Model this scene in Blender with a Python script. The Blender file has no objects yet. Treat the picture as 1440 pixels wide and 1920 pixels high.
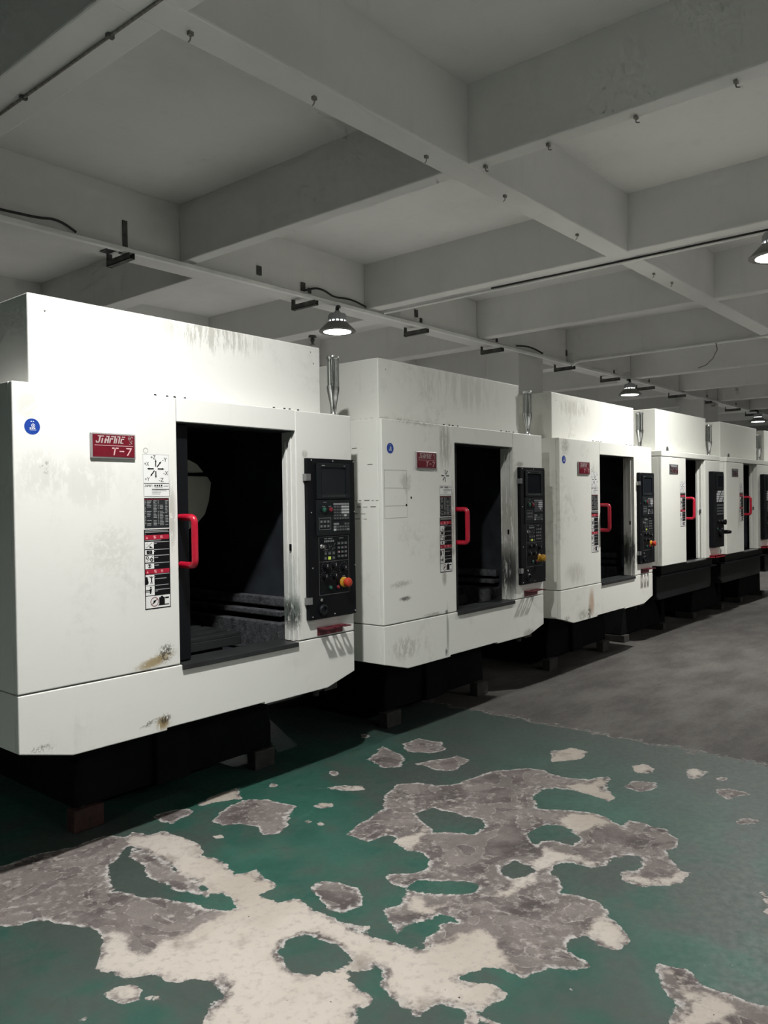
import bpy, math, random
import numpy as np
from mathutils import Vector, Matrix

scene = bpy.context.scene
COL = scene.collection
random.seed(7)

# ------------------------------------------------------------------ camera, world, exposure
cam_data = bpy.data.cameras.new('camera')
cam = bpy.data.objects.new('camera', cam_data)
COL.objects.link(cam)
cam_data.sensor_fit = 'VERTICAL'
cam_data.sensor_height = 24.0
cam_data.lens = 18.822
cam_data.clip_start = 0.05
cam_data.clip_end = 200
cr = Vector((0.64706914, -0.76229526, -0.0144037))
cu = Vector((0.01967434, -0.00219104, 0.99980404))
cf = Vector((0.76217744, 0.64722572, -0.0135799))
cam.matrix_world = Matrix(((cr.x, cu.x, -cf.x, 0.0), (cr.y, cu.y, -cf.y, -3.0178), (cr.z, cu.z, -cf.z, 1.45), (0, 0, 0, 1)))
scene.camera = cam

world = bpy.data.worlds.new('world')
scene.world = world
world.use_nodes = True
world.node_tree.nodes['Background'].inputs[0].default_value = (0.9, 0.95, 1.0, 1)
world.node_tree.nodes['Background'].inputs[1].default_value = 0.0

vs = scene.view_settings
vs.view_transform = 'Standard'
vs.look = 'None'
vs.exposure = 0.0
vs.gamma = 1.0
vs.use_curve_mapping = False
LAMP_WATTS = 100.0          # each hanging lamp
LAMP_SPREAD = math.radians(152)
SLIT_STRENGTH = 6.0
scene.cycles.max_bounces = 5
scene.cycles.diffuse_bounces = 3
scene.cycles.glossy_bounces = 2
scene.cycles.transmission_bounces = 5
scene.cycles.caustics_reflective = False
scene.cycles.caustics_refractive = False
scene.cycles.use_adaptive_sampling = True
scene.cycles.adaptive_threshold = 0.08
scene.cycles.adaptive_min_samples = 12
scene.cycles.time_limit = 1250


# ------------------------------------------------------------------ materials
MATS = {}


def mat(name, color, rough=0.5, metal=0.0, emit=0.0, noise=0.0, nscale=8.0, spec=0.5, bump=0.0, bscale=60.0, coat=0.0):
    if name in MATS:
        return MATS[name]
    m = bpy.data.materials.new(name)
    m.use_nodes = True
    nt = m.node_tree
    b = nt.nodes['Principled BSDF']
    b.inputs['Base Color'].default_value = (*color, 1)
    b.inputs['Roughness'].default_value = rough
    b.inputs['Metallic'].default_value = metal
    b.inputs['Specular IOR Level'].default_value = spec
    if coat:
        b.inputs['Coat Weight'].default_value = coat
    if emit:
        b.inputs['Emission Color'].default_value = (*color, 1)
        b.inputs['Emission Strength'].default_value = emit
    tc = nt.nodes.new('ShaderNodeTexCoord')
    if noise:
        n = nt.nodes.new('ShaderNodeTexNoise')
        n.inputs['Scale'].default_value = nscale
        n.inputs['Detail'].default_value = 6
        nt.links.new(tc.outputs['Object'], n.inputs['Vector'])
        mx = nt.nodes.new('ShaderNodeMix')
        mx.data_type = 'RGBA'
        mx.inputs['A'].default_value = (*[c * (1 - noise) for c in color], 1)
        mx.inputs['B'].default_value = (*[min(1, c * (1 + noise * .6)) for c in color], 1)
        rp = nt.nodes.new('ShaderNodeMapRange')
        rp.inputs['From Min'].default_value = 0.3
        rp.inputs['From Max'].default_value = 0.7
        nt.links.new(n.outputs['Fac'], rp.inputs['Value'])
        nt.links.new(rp.outputs['Result'], mx.inputs['Factor'])
        nt.links.new(mx.outputs['Result'], b.inputs['Base Color'])
    if bump:
        n2 = nt.nodes.new('ShaderNodeTexNoise')
        n2.inputs['Scale'].default_value = bscale
        n2.inputs['Detail'].default_value = 4
        nt.links.new(tc.outputs['Object'], n2.inputs['Vector'])
        bp = nt.nodes.new('ShaderNodeBump')
        bp.inputs['Strength'].default_value = bump
        bp.inputs['Distance'].default_value = 0.01
        nt.links.new(n2.outputs['Fac'], bp.inputs['Height'])
        nt.links.new(bp.outputs['Normal'], b.inputs['Normal'])
    MATS[name] = m
    return m


class NT:
    """tiny helper for writing node graphs"""
    def __init__(self, m):
        self.nt = m.node_tree

    def val(self, sock, v):
        if v is None:
            return
        if hasattr(v, 'is_output') or isinstance(v, bpy.types.NodeSocket):
            self.nt.links.new(v, sock)
        else:
            sock.default_value = v

    def math(self, op, a, b=None, c=None, clamp=False):
        n = self.nt.nodes.new('ShaderNodeMath')
        n.operation = op
        n.use_clamp = clamp
        for i, v in enumerate((a, b, c)):
            self.val(n.inputs[i], v)
        return n.outputs[0]

    def noise(self, vec, scale, detail=5, rough=0.55, dist=0.0):
        n = self.nt.nodes.new('ShaderNodeTexNoise')
        n.inputs['Scale'].default_value = scale
        n.inputs['Detail'].default_value = detail
        n.inputs['Roughness'].default_value = rough
        n.inputs['Distortion'].default_value = dist
        self.nt.links.new(vec, n.inputs['Vector'])
        return n.outputs['Fac']

    def ramp(self, v, a, b, lo=0.0, hi=1.0, smooth=True):
        n = self.nt.nodes.new('ShaderNodeMapRange')
        n.interpolation_type = 'SMOOTHSTEP' if smooth else 'LINEAR'
        self.val(n.inputs['Value'], v)
        n.inputs['From Min'].default_value = a
        n.inputs['From Max'].default_value = b
        n.inputs['To Min'].default_value = lo
        n.inputs['To Max'].default_value = hi
        return n.outputs['Result']

    def mix(self, f, a, b):
        n = self.nt.nodes.new('ShaderNodeMix')
        n.data_type = 'RGBA'
        self.val(n.inputs['Factor'], f)
        for s, v in (('A', a), ('B', b)):
            if isinstance(v, tuple):
                v = (*v[:3], 1)
            self.val(n.inputs[s], v)
        return n.outputs['Result']

    def map(self, vec, loc=(0, 0, 0), rot=(0, 0, 0), scale=(1, 1, 1)):
        n = self.nt.nodes.new('ShaderNodeMapping')
        n.inputs['Location'].default_value = loc
        n.inputs['Rotation'].default_value = rot
        n.inputs['Scale'].default_value = scale
        self.nt.links.new(vec, n.inputs['Vector'])
        return n.outputs['Vector']

    def vmath(self, op, a, b=None):
        n = self.nt.nodes.new('ShaderNodeVectorMath')
        n.operation = op
        self.val(n.inputs[0], a)
        if b is not None:
            self.val(n.inputs[1], b)
        return n

    def coord(self, which='Object'):
        n = self.nt.nodes.new('ShaderNodeTexCoord')
        return n.outputs[which]

    def attr(self, name):
        n = self.nt.nodes.new('ShaderNodeAttribute')
        n.attribute_name = name
        return n.outputs['Fac']

    def bump(self, h, strength, dist, normal=None):
        n = self.nt.nodes.new('ShaderNodeBump')
        n.inputs['Strength'].default_value = strength
        n.inputs['Distance'].default_value = dist
        self.nt.links.new(h, n.inputs['Height'])
        if normal is not None:
            self.nt.links.new(normal, n.inputs['Normal'])
        return n.outputs['Normal']


def paint_mat(name, base, grime=0.25, seed=0.0, stains=(), rough=0.42):
    """old enamel on sheet metal: broad smudges, run-off streaks and single stains with a place of their own"""
    m = bpy.data.materials.new(name)
    m.use_nodes = True
    g = NT(m)
    b = m.node_tree.nodes['Principled BSDF']
    co = g.coord('Object')
    sh = g.map(co, loc=(seed * 3.1, seed * 1.7, seed * 2.3))
    n1 = g.noise(sh, 2.3, 6, 0.6)
    streak = g.noise(g.map(sh, scale=(14, 14, 1.1)), 1.0, 5, 0.6)
    fine = g.noise(sh, 22, 5, 0.65)
    blot = g.math('MULTIPLY', g.ramp(n1, 0.50, 0.72), g.ramp(fine, 0.40, 0.68))
    run = g.math('MULTIPLY', g.ramp(streak, 0.56, 0.78), g.ramp(n1, 0.42, 0.65))
    d = g.math('ADD', blot, g.math('MULTIPLY', run, 0.7), clamp=True)
    d = g.math('MULTIPLY', d, grime)
    col = g.mix(d, base, (0.20, 0.19, 0.155))
    tiny = g.ramp(g.noise(sh, 75, 2, 0.5), 0.755, 0.80)
    col = g.mix(g.math('MULTIPLY', tiny, min(1, grime * 1.3)), col, (0.05, 0.045, 0.04))
    shared = {}
    for (sx, sz, rx, rz, ang, scol, amt, nsc, stretch, lo) in stains:
        v = g.map(co, loc=(-sx, 0, -sz))
        v = g.map(v, rot=(0, ang, 0))
        v = g.map(v, scale=(1 / rx, 0, 1 / rz))
        ln = g.vmath('LENGTH', v).outputs['Value']
        fall = g.ramp(ln, 1.0, 0.25)
        kk = (18 if nsc < 25 else 36 if nsc < 46 else 66, 1.0 if stretch > 0.7 else 0.45 if stretch > 0.28 else 0.16)
        if kk not in shared:
            shared[kk] = g.noise(g.map(co, scale=(1, 1, kk[1]), loc=(seed, 0, 0)), kk[0], 4, 0.72)
        nn = shared[kk]
        f = g.math('MULTIPLY', fall, g.ramp(g.math('ADD', nn, g.math('MULTIPLY', fall, 0.10)), lo + 0.02, lo + 0.15))
        col = g.mix(g.math('MULTIPLY', f, amt), col, scol)
    m.node_tree.links.new(col, b.inputs['Base Color'])
    b.inputs['Roughness'].default_value = rough
    b.inputs['Specular IOR Level'].default_value = 0.4
    nrm = g.bump(g.noise(sh, 1.2, 2), 0.05, 0.05)
    m.node_tree.links.new(nrm, b.inputs['Normal'])
    return m


# ------------------------------------------------------------------ mesh builder
class MB:
    def __init__(self):
        self.v, self.f, self.m = [], [], []

    def add(self, verts, faces, mi=0):
        o = len(self.v)
        self.v += [tuple(p) for p in verts]
        self.f += [[i + o for i in q] for q in faces]
        self.m += [mi] * len(faces)
        return self

    def box(self, x0, x1, y0, y1, z0, z1, mi=0):
        vs_ = [(x0, y0, z0), (x1, y0, z0), (x1, y1, z0), (x0, y1, z0), (x0, y0, z1), (x1, y0, z1), (x1, y1, z1), (x0, y1, z1)]
        return self.add(vs_, [(0, 3, 2, 1), (4, 5, 6, 7), (0, 1, 5, 4), (1, 2, 6, 5), (2, 3, 7, 6), (3, 0, 4, 7)], mi)

    def prism(self, pts, y0, y1, mi=0):
        """polygon in x,z (counter-clockwise seen from -y) given depth along y"""
        n = len(pts)
        a = sum(pts[i][0] * pts[(i + 1) % n][1] - pts[(i + 1) % n][0] * pts[i][1] for i in range(n))
        if a < 0:
            pts = pts[::-1]
        vs_ = [(x, y0, z) for x, z in pts] + [(x, y1, z) for x, z in pts]
        fs = [list(range(n)), list(range(2 * n - 1, n - 1, -1))]
        fs += [[i, i + n, (i + 1) % n + n, (i + 1) % n] for i in range(n)]
        return self.add(vs_, fs, mi)

    def prism_z(self, pts, z0, z1, mi=0):
        n = len(pts)
        a = sum(pts[i][0] * pts[(i + 1) % n][1] - pts[(i + 1) % n][0] * pts[i][1] for i in range(n))
        if a < 0:
            pts = pts[::-1]
        vs_ = [(x, y, z0) for x, y in pts] + [(x, y, z1) for x, y in pts]
        fs = [list(range(n - 1, -1, -1)), list(range(n, 2 * n))]
        fs += [[i, (i + 1) % n, (i + 1) % n + n, i + n] for i in range(n)]
        return self.add(vs_, fs, mi)

    def rect(self, x0, x1, z0, z1, y, mi=0):
        return self.add([(x0, y, z0), (x1, y, z0), (x1, y, z1), (x0, y, z1)], [(0, 1, 2, 3)], mi)

    def poly(self, pts, y, mi=0):
        n = len(pts)
        a = sum(pts[i][0] * pts[(i + 1) % n][1] - pts[(i + 1) % n][0] * pts[i][1] for i in range(n))
        if a < 0:
            pts = pts[::-1]
        return self.add([(x, y, z) for x, z in pts], [list(range(n))], mi)

    def line(self, p, q, w, y, mi=0):
        dx, dz = q[0] - p[0], q[1] - p[1]
        l = math.hypot(dx, dz) or 1e-6
        nx, nz = -dz / l * w / 2, dx / l * w / 2
        return self.poly([(p[0] - nx, p[1] - nz), (q[0] - nx, q[1] - nz), (q[0] + nx, q[1] + nz), (p[0] + nx, p[1] + nz)], y, mi)

    def disc(self, cx, cz, r, y, mi=0, n=20):
        return self.poly([(cx + r * math.cos(2 * math.pi * i / n), cz + r * math.sin(2 * math.pi * i / n)) for i in range(n)], y, mi)

    def ring(self, cx, cz, r0, r1, y, mi=0, n=24):
        vs_, fs = [], []
        for i in range(n):
            a = 2 * math.pi * i / n
            vs_ += [(cx + r0 * math.cos(a), y, cz + r0 * math.sin(a)), (cx + r1 * math.cos(a), y, cz + r1 * math.sin(a))]
        for i in range(n):
            j = (i + 1) % n
            fs.append((2 * i, 2 * i + 1, 2 * j + 1, 2 * j))
        return self.add(vs_, fs, mi)

    def frame(self, x0, x1, z0, z1, w, y, mi=0):
        self.rect(x0, x1, z0, z0 + w, y, mi)
        self.rect(x0, x1, z1 - w, z1, y, mi)
        self.rect(x0, x0 + w, z0 + w, z1 - w, y, mi)
        return self.rect(x1 - w, x1, z0 + w, z1 - w, y, mi)

    def lathe(self, prof, c=(0, 0, 0), axis='z', n=24, mi=0):
        """prof: list of (radius, height) from low to high; mi may be one index per segment"""
        vs_, fs, ms = [], [], []
        for (r, h) in prof:
            for i in range(n):
                a = 2 * math.pi * i / n
                p = (r * math.cos(a), r * math.sin(a), h)
                if axis == 'y':
                    p = (p[0], -p[2], p[1])
                elif axis == 'x':
                    p = (p[2], p[0], p[1])
                vs_.append((p[0] + c[0], p[1] + c[1], p[2] + c[2]))
        o = len(self.v)
        self.v += vs_
        for k in range(len(prof) - 1):
            for i in range(n):
                j = (i + 1) % n
                self.f.append([o + k * n + i, o + k * n + j, o + (k + 1) * n + j, o + (k + 1) * n + i])
                self.m.append(mi[k] if isinstance(mi, (list, tuple)) else mi)
        for k, rev in ((0, True), (len(prof) - 1, False)):
            if prof[k][0] > 1e-5:
                q = [o + k * n + i for i in range(n)]
                self.f.append(q[::-1] if rev else q)
                self.m.append((mi[min(k, len(mi) - 1)]) if isinstance(mi, (list, tuple)) else mi)
        return self

    def tube(self, pts, r, n=10, mi=0):
        pts = [Vector(p) for p in pts]
        o = len(self.v)
        prev = None
        for i, p in enumerate(pts):
            t = (pts[min(i + 1, len(pts) - 1)] - pts[max(i - 1, 0)]).normalized()
            if prev is None:
                a = Vector((0, 0, 1)) if abs(t.z) < 0.9 else Vector((1, 0, 0))
                u = t.cross(a).normalized()
            else:
                u = (prev - t * prev.dot(t)).normalized()
            prev = u
            w = t.cross(u)
            rr = r[i] if isinstance(r, (list, tuple)) else r
            for k in range(n):
                a = 2 * math.pi * k / n
                self.v.append(tuple(p + u * (rr * math.cos(a)) + w * (rr * math.sin(a))))
        for i in range(len(pts) - 1):
            for k in range(n):
                l = (k + 1) % n
                self.f.append([o + i * n + k, o + i * n + l, o + (i + 1) * n + l, o + (i + 1) * n + k])
                self.m.append(mi)
        self.f.append([o + k for k in range(n)][::-1])
        self.f.append([o + (len(pts) - 1) * n + k for k in range(n)])
        self.m += [mi, mi]
        return self

    def text(self, body, x, z, h, y, mi=0, shear=0.0, width=None, align='LEFT', bold=0.0):
        me = text_mesh(body, bold)
        xs = [v.co.x for v in me.vertices]
        ys = [v.co.y for v in me.vertices]
        if not xs:
            return self
        x0, x1, y0, y1 = min(xs), max(xs), min(ys), max(ys)
        s = h / max(1e-6, y1 - y0) if (y1 - y0) > 0.25 else h / 0.7
        sx = s if width is None else width / max(1e-6, x1 - x0)
        off = 0 if align == 'LEFT' else -(x1 - x0) * sx / 2
        vs_ = [(x + off + (v.co.x - x0) * sx + shear * (v.co.y - y0) * s, y, z + (v.co.y - y0) * s) for v in me.vertices]
        return self.add(vs_, [list(p.vertices) for p in me.polygons], mi)

    def build(self, name, mats, parent=None, smooth=False, bevel=0.0, seg=2):
        me = bpy.data.meshes.new(name)
        me.from_pydata(self.v, [], self.f)
        mats = mats if isinstance(mats, (list, tuple)) else [mats]
        for m_ in mats:
            me.materials.append(m_)
        me.polygons.foreach_set('material_index', self.m)
        if smooth:
            me.polygons.foreach_set('use_smooth', [True] * len(me.polygons))
            try:
                me.set_sharp_from_angle(angle=math.radians(40))
            except Exception:
                pass
        me.update()
        o = bpy.data.objects.new(name, me)
        COL.objects.link(o)
        if parent is not None:
            o.parent = parent
        if bevel:
            md = o.modifiers.new('bevel', 'BEVEL')
            md.width = bevel
            md.segments = seg
            md.limit_method = 'ANGLE'
            md.angle_limit = math.radians(50)
        return o


_TEXT = {}


def text_mesh(body, bold=0.0):
    k = (body, bold)
    if k in _TEXT:
        return _TEXT[k]
    cu_ = bpy.data.curves.new('lettering', 'FONT')
    cu_.body = body
    cu_.size = 1.0
    cu_.resolution_u = 2
    cu_.offset = bold
    cu_.fill_mode = 'FRONT'
    ob = bpy.data.objects.new('lettering', cu_)
    COL.objects.link(ob)
    dg = bpy.context.evaluated_depsgraph_get()
    me = bpy.data.meshes.new_from_object(ob.evaluated_get(dg))
    bpy.data.objects.remove(ob)
    bpy.data.curves.remove(cu_)
    _TEXT[k] = me
    return me


def tag(o, label=None, cat=None, group=None, kind=None):
    if label:
        o['label'] = label
    if cat:
        o['category'] = cat
    if group:
        o['group'] = group
    if kind:
        o['kind'] = kind
    return o


def empty(name, loc, rz=0.0):
    o = bpy.data.objects.new(name, None)
    o.empty_display_size = 0.2
    COL.objects.link(o)
    o.location = loc
    o.rotation_euler = (0, 0, rz)
    return o


def copy_tree(o, parent=None):
    c = o.copy()
    COL.objects.link(c)
    c.parent = parent
    for ch in list(o.children):
        copy_tree(ch, c)
    return c


def bent(pts, rad, n=5):
    """polyline with its inner corners rounded"""
    pts = [Vector(p) for p in pts]
    out = [pts[0]]
    for i in range(1, len(pts) - 1):
        a, b_, c = pts[i - 1], pts[i], pts[i + 1]
        p0 = b_ + (a - b_).normalized() * rad
        p1 = b_ + (c - b_).normalized() * rad
        for k in range(n + 1):
            t = k / n
            out.append(p0 * (1 - t) ** 2 + b_ * 2 * t * (1 - t) + p1 * t * t)
    out.append(pts[-1])
    return out


# ------------------------------------------------------------------ shared materials
M = dict(
    black=mat('black_enamel', (0.003, 0.0035, 0.005), 0.45, spec=0.2),
    satin=mat('black_panel', (0.003, 0.0035, 0.005), 0.5, spec=0.16, bump=0.15, bscale=300),
    bezel=mat('bezel_plastic', (0.006, 0.008, 0.010), 0.45, spec=0.25),
    screen=mat('screen_glass', (0.012, 0.014, 0.018), 0.15, spec=0.4),
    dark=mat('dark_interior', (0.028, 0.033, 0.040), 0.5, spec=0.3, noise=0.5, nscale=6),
    steel=mat('dark_steel', (0.022, 0.024, 0.025), 0.45, spec=0.3, noise=0.3),
    chrome=mat('chrome', (0.75, 0.76, 0.76), 0.16, metal=1.0),
    zinc=mat('zinc_steel', (0.32, 0.33, 0.33), 0.35, metal=0.8),
    cast=mat('grey_casting', (0.075, 0.078, 0.085), 0.6, noise=0.6, nscale=30, bump=0.5, bscale=90),
    base=mat('base_casting', (0.004, 0.0045, 0.005), 0.8, spec=0.1, noise=0.5, nscale=7),
    red=mat('handle_red', (0.42, 0.005, 0.026), 0.3, coat=0.3),
    plate_red=mat('plate_red', (0.135, 0.004, 0.014), 0.35),
    plate_rim=mat('plate_rim', (0.42, 0.40, 0.40), 0.35, metal=0.5),
    plate_ink=mat('plate_ink', (0.66, 0.42, 0.43), 0.4),
    logo_ink=mat('logo_ink', (0.42, 0.36, 0.35), 0.4),
    shelf=mat('shelf_maroon', (0.10, 0.010, 0.018), 0.45, noise=0.3, nscale=20),
    white=mat('sticker_white', (0.74, 0.74, 0.73), 0.5),
    ink=mat('sticker_black', (0.005, 0.005, 0.006), 0.55, spec=0.15),
    sgrey=mat('sticker_grey', (0.30, 0.31, 0.31), 0.5),
    sdark=mat('sticker_charcoal', (0.018, 0.021, 0.023), 0.55, spec=0.2),
    sred=mat('sticker_red', (0.36, 0.006, 0.03), 0.5),
    spink=mat('sticker_pink', (0.80, 0.36, 0.38), 0.5),
    blue=mat('sticker_blue', (0.006, 0.045, 0.30), 0.4),
    key=mat('key_light', (0.45, 0.46, 0.47), 0.5),
    keyd=mat('key_dark', (0.05, 0.055, 0.06), 0.5),
    green=mat('button_green', (0.012, 0.085, 0.055), 0.35),
    rbutton=mat('button_red', (0.17, 0.01, 0.02), 0.35),
    estop=mat('stop_red', (0.42, 0.04, 0.018), 0.35),
    yellow=mat('stop_yellow', (0.42, 0.22, 0.015), 0.4),
    lit=mat('lit_key', (0.45, 0.55, 0.08), 0.4, emit=0.25),
    outline=mat('panel_line', (0.20, 0.215, 0.215), 0.5),
    block=mat('rusty_block', (0.035, 0.013, 0.011), 0.8, noise=0.5, nscale=25, bump=0.4, bscale=60),
    timber=mat('grey_block', (0.035, 0.033, 0.030), 0.8, noise=0.4, nscale=18, bump=0.4, bscale=60),
    rubber=mat('rubber', (0.01, 0.01, 0.01), 0.7),
    cream=mat('cover_cream', (0.50, 0.50, 0.44), 0.5, noise=0.15, nscale=5),
    bracket=mat('bracket_steel', (0.10, 0.10, 0.095), 0.55, metal=0.2, noise=0.5, nscale=12),
    trunk=mat('trunking_white', (0.90, 0.91, 0.89), 0.5, noise=0.12, nscale=3),
    cable=mat('cable_black', (0.012, 0.012, 0.013), 0.5),
    rust=mat('rusty_hook', (0.26, 0.245, 0.22), 0.7, noise=0.4, nscale=30),
    lens=mat('lamp_lens', (1.0, 0.985, 0.94), 0.4, emit=12.0),
    slit=mat('lamp_slit', (1.0, 0.985, 0.94), 0.4, emit=SLIT_STRENGTH),
    shade=mat('lamp_shade', (0.22, 0.22, 0.21), 0.5),
    heat=mat('lamp_housing', (0.42, 0.44, 0.46), 0.5),
)
g_ = bpy.data.materials.new('clear_acrylic')
g_.use_nodes = True
_b = g_.node_tree.nodes['Principled BSDF']
_b.inputs['Base Color'].default_value = (0.93, 0.96, 0.95, 1)
_b.inputs['Transmission Weight'].default_value = 1.0
_b.inputs['Roughness'].default_value = 0.05
_b.inputs['IOR'].default_value = 1.3
M['acrylic'] = g_


def plaster(name, base, dirt=0.22, scale=1.0):
    m = bpy.data.materials.new(name)
    m.use_nodes = True
    g = NT(m)
    b = m.node_tree.nodes['Principled BSDF']
    co = g.coord('Object')
    n = g.noise(co, 0.7 * scale, 6, 0.6)
    n2 = g.noise(co, 9 * scale, 5, 0.6)
    st = g.noise(g.map(co, scale=(6, 6, 0.7)), 1.2 * scale, 4, 0.6)
    f = g.math('MULTIPLY', g.ramp(n, 0.40, 0.75), dirt)
    f = g.math('ADD', f, g.math('MULTIPLY', g.ramp(st, 0.55, 0.8), dirt * 0.5))
    f = g.math('ADD', f, g.math('MULTIPLY', g.ramp(n2, 0.6, 0.8), dirt * 0.35), clamp=True)
    c = g.mix(f, base, tuple(v * 0.55 for v in base))
    m.node_tree.links.new(c, b.inputs['Base Color'])
    b.inputs['Roughness'].default_value = 0.85
    b.inputs['Specular IOR Level'].default_value = 0.2
    m.node_tree.links.new(g.bump(n2, 0.15, 0.01), b.inputs['Normal'])
    return m


M['plaster'] = plaster('ceiling_plaster', (0.80, 0.80, 0.78))
M['wall'] = plaster('wall_plaster', (0.66, 0.66, 0.64), 0.3, 0.6)
M['brown'] = plaster('far_wall_brown', (0.10, 0.075, 0.06), 0.4)

# ------------------------------------------------------------------ floor
# places where the green floor paint has come off (metres on the floor, x along the row, y towards the machines)
CREAM = [
    [(1.89,0.11),(1.96,0.13),(1.99,0.05),(2.04,0.04),(2.06,-0.04),(2.07,-0.15),(2.08,-0.21),(2.04,-0.29),(2.00,-0.29),(2.03,-0.35),(2.02,-0.44),(1.99,-0.53),(2.02,-0.57),(2.06,-0.58),(2.03,-0.66),(2.04,-0.70),(2.01,-0.74),(1.97,-0.73),(1.93,-0.73),(1.93,-0.79),(1.94,-0.85),(2.00,-0.86),(2.01,-0.91),(1.99,-0.99),(1.98,-1.06),(1.99,-1.12),(2.03,-1.20),(2.00,-1.22),(1.98,-1.17),(1.99,-1.26),(2.00,-1.31),(2.01,-1.35),(2.02,-1.42),(2.08,-1.45),(2.15,-1.47),(2.24,-1.51),(2.24,-1.59),(2.17,-1.66),(2.12,-1.73),(2.10,-1.69),(2.07,-1.64),(2.02,-1.62),(1.98,-1.62),(1.99,-1.67),(2.01,-1.72),(2.00,-1.77),(1.96,-1.78),(1.92,-1.76),(1.88,-1.73),(1.87,-1.84),(1.85,-1.82),(1.86,-1.75),(1.82,-1.77),(1.80,-1.75),(1.85,-1.73),(1.85,-1.68),(1.83,-1.64),(1.75,-1.62),(1.77,-1.55),(1.79,-1.47),(1.82,-1.43),(1.86,-1.41),(1.86,-1.37),(1.84,-1.38),(1.79,-1.33),(1.76,-1.34),(1.75,-1.39),(1.75,-1.45),(1.73,-1.48),(1.68,-1.47),(1.65,-1.48),(1.61,-1.52),(1.52,-1.60),(1.27,-1.29),(1.34,-1.19),(1.38,-1.14),(1.42,-1.12),(1.47,-1.13),(1.49,-1.10),(1.49,-1.03),(1.47,-0.98),(1.42,-0.96),(1.41,-0.91),(1.38,-0.87),(1.35,-0.84),(1.33,-0.80),(1.33,-0.76),(1.30,-0.71),(1.32,-0.68),(1.35,-0.64),(1.38,-0.59),(1.42,-0.55),(1.46,-0.55),(1.46,-0.62),(1.45,-0.71),(1.47,-0.74),(1.53,-0.71),(1.62,-0.74),(1.70,-0.75),(1.77,-0.76),(1.82,-0.75),(1.86,-0.67),(1.83,-0.58),(1.85,-0.51),(1.86,-0.40),(1.87,-0.28),(1.88,-0.16),(1.87,-0.05),(1.88,0.04)],
    [(2.31,0.17),(2.39,0.21),(2.53,0.21),(2.61,0.20),(2.52,0.07),(2.47,0.11),(2.37,0.13)],
    [(2.67,-0.26),(2.73,-0.27),(2.76,-0.33),(2.72,-0.36),(2.67,-0.34)],
    [(2.89,-0.16),(2.97,-0.20),(3.03,-0.29),(2.98,-0.33),(2.91,-0.25)],
    [(2.56,-0.46),(2.54,-0.47),(2.53,-0.46),(2.54,-0.44),(2.55,-0.43),(2.56,-0.44)],
    [(2.54,-0.40),(2.53,-0.41),(2.52,-0.40),(2.52,-0.38),(2.54,-0.38),(2.55,-0.39)],
    [(2.18,-0.22),(2.17,-0.22),(2.16,-0.21),(2.16,-0.19),(2.17,-0.18),(2.19,-0.20)],
    [(2.76,0.07),(2.73,0.06),(2.72,0.07),(2.73,0.10),(2.76,0.11),(2.77,0.10)],
    [(1.16,-0.90),(1.15,-0.90),(1.15,-0.89),(1.15,-0.88),(1.15,-0.88),(1.16,-0.89)],
    [(1.25,-1.05),(1.24,-1.05),(1.22,-1.03),(1.22,-1.01),(1.23,-1.01),(1.25,-1.03)],
    [(1.26,-0.85),(1.30,-0.84),(1.34,-0.87),(1.33,-0.91),(1.30,-0.94),(1.34,-0.98),(1.34,-0.99),(1.30,-0.95),(1.26,-0.91),(1.25,-0.88)],
    [(2.62,-0.83),(2.69,-0.85),(2.81,-0.84),(2.76,-0.91),(2.66,-0.92),(2.57,-0.94),(2.59,-0.87)],
    [(4.12,-0.76),(4.23,-0.82),(4.23,-0.93),(4.09,-0.96),(4.00,-0.91),(3.92,-0.85)],
    [(4.15,-1.23),(4.22,-1.27),(4.19,-1.34),(4.11,-1.36),(4.06,-1.29)],
    [(4.26,-1.47),(4.31,-1.51),(4.30,-1.58),(4.16,-1.58),(4.12,-1.55)],
    [(3.63,-1.04),(3.76,-1.15),(3.87,-1.16),(3.91,-1.22),(3.78,-1.24),(3.66,-1.35),(3.61,-1.34),(3.62,-1.25),(3.63,-1.13)],
    [(3.35,-1.26),(3.42,-1.36),(3.37,-1.46),(3.29,-1.47),(3.20,-1.43),(3.12,-1.44),(3.18,-1.33),(3.25,-1.27)],
    [(2.93,-1.70),(2.97,-1.76),(2.96,-1.83),(3.10,-1.86),(3.10,-1.93),(3.00,-1.91),(2.93,-1.88),(2.87,-1.80),(2.88,-1.74)],
    [(2.96,-1.34),(2.97,-1.47),(2.97,-1.59),(3.02,-1.63),(2.90,-1.61),(2.90,-1.51),(2.84,-1.47),(2.67,-1.47),(2.51,-1.46),(2.45,-1.40),(2.55,-1.42),(2.75,-1.40)],
    [(2.54,-1.75),(2.58,-1.80),(2.56,-1.87),(2.50,-1.92),(2.43,-1.93),(2.40,-1.91),(2.41,-1.86),(2.44,-1.79)],
    [(2.27,-1.17),(2.31,-1.19),(2.28,-1.28),(2.32,-1.32),(2.24,-1.33),(2.17,-1.31),(2.17,-1.26)],
    [(3.09,-2.15),(3.12,-2.15),(3.11,-2.19),(3.06,-2.25),(2.91,-2.26),(2.94,-2.23),(3.00,-2.21)],
    [(2.42,-2.05),(2.44,-2.07),(2.42,-2.13),(2.36,-2.18),(2.37,-2.25),(2.35,-2.32),(2.25,-2.32),(2.16,-2.21),(2.27,-2.17),(2.33,-2.12)],
    [(2.15,-1.91),(2.14,-1.91),(2.13,-1.91),(2.14,-1.90),(2.15,-1.90),(2.15,-1.91)],
    [(2.68,-0.77),(2.66,-0.77),(2.65,-0.75),(2.65,-0.73),(2.68,-0.72),(2.69,-0.74)]]
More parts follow.
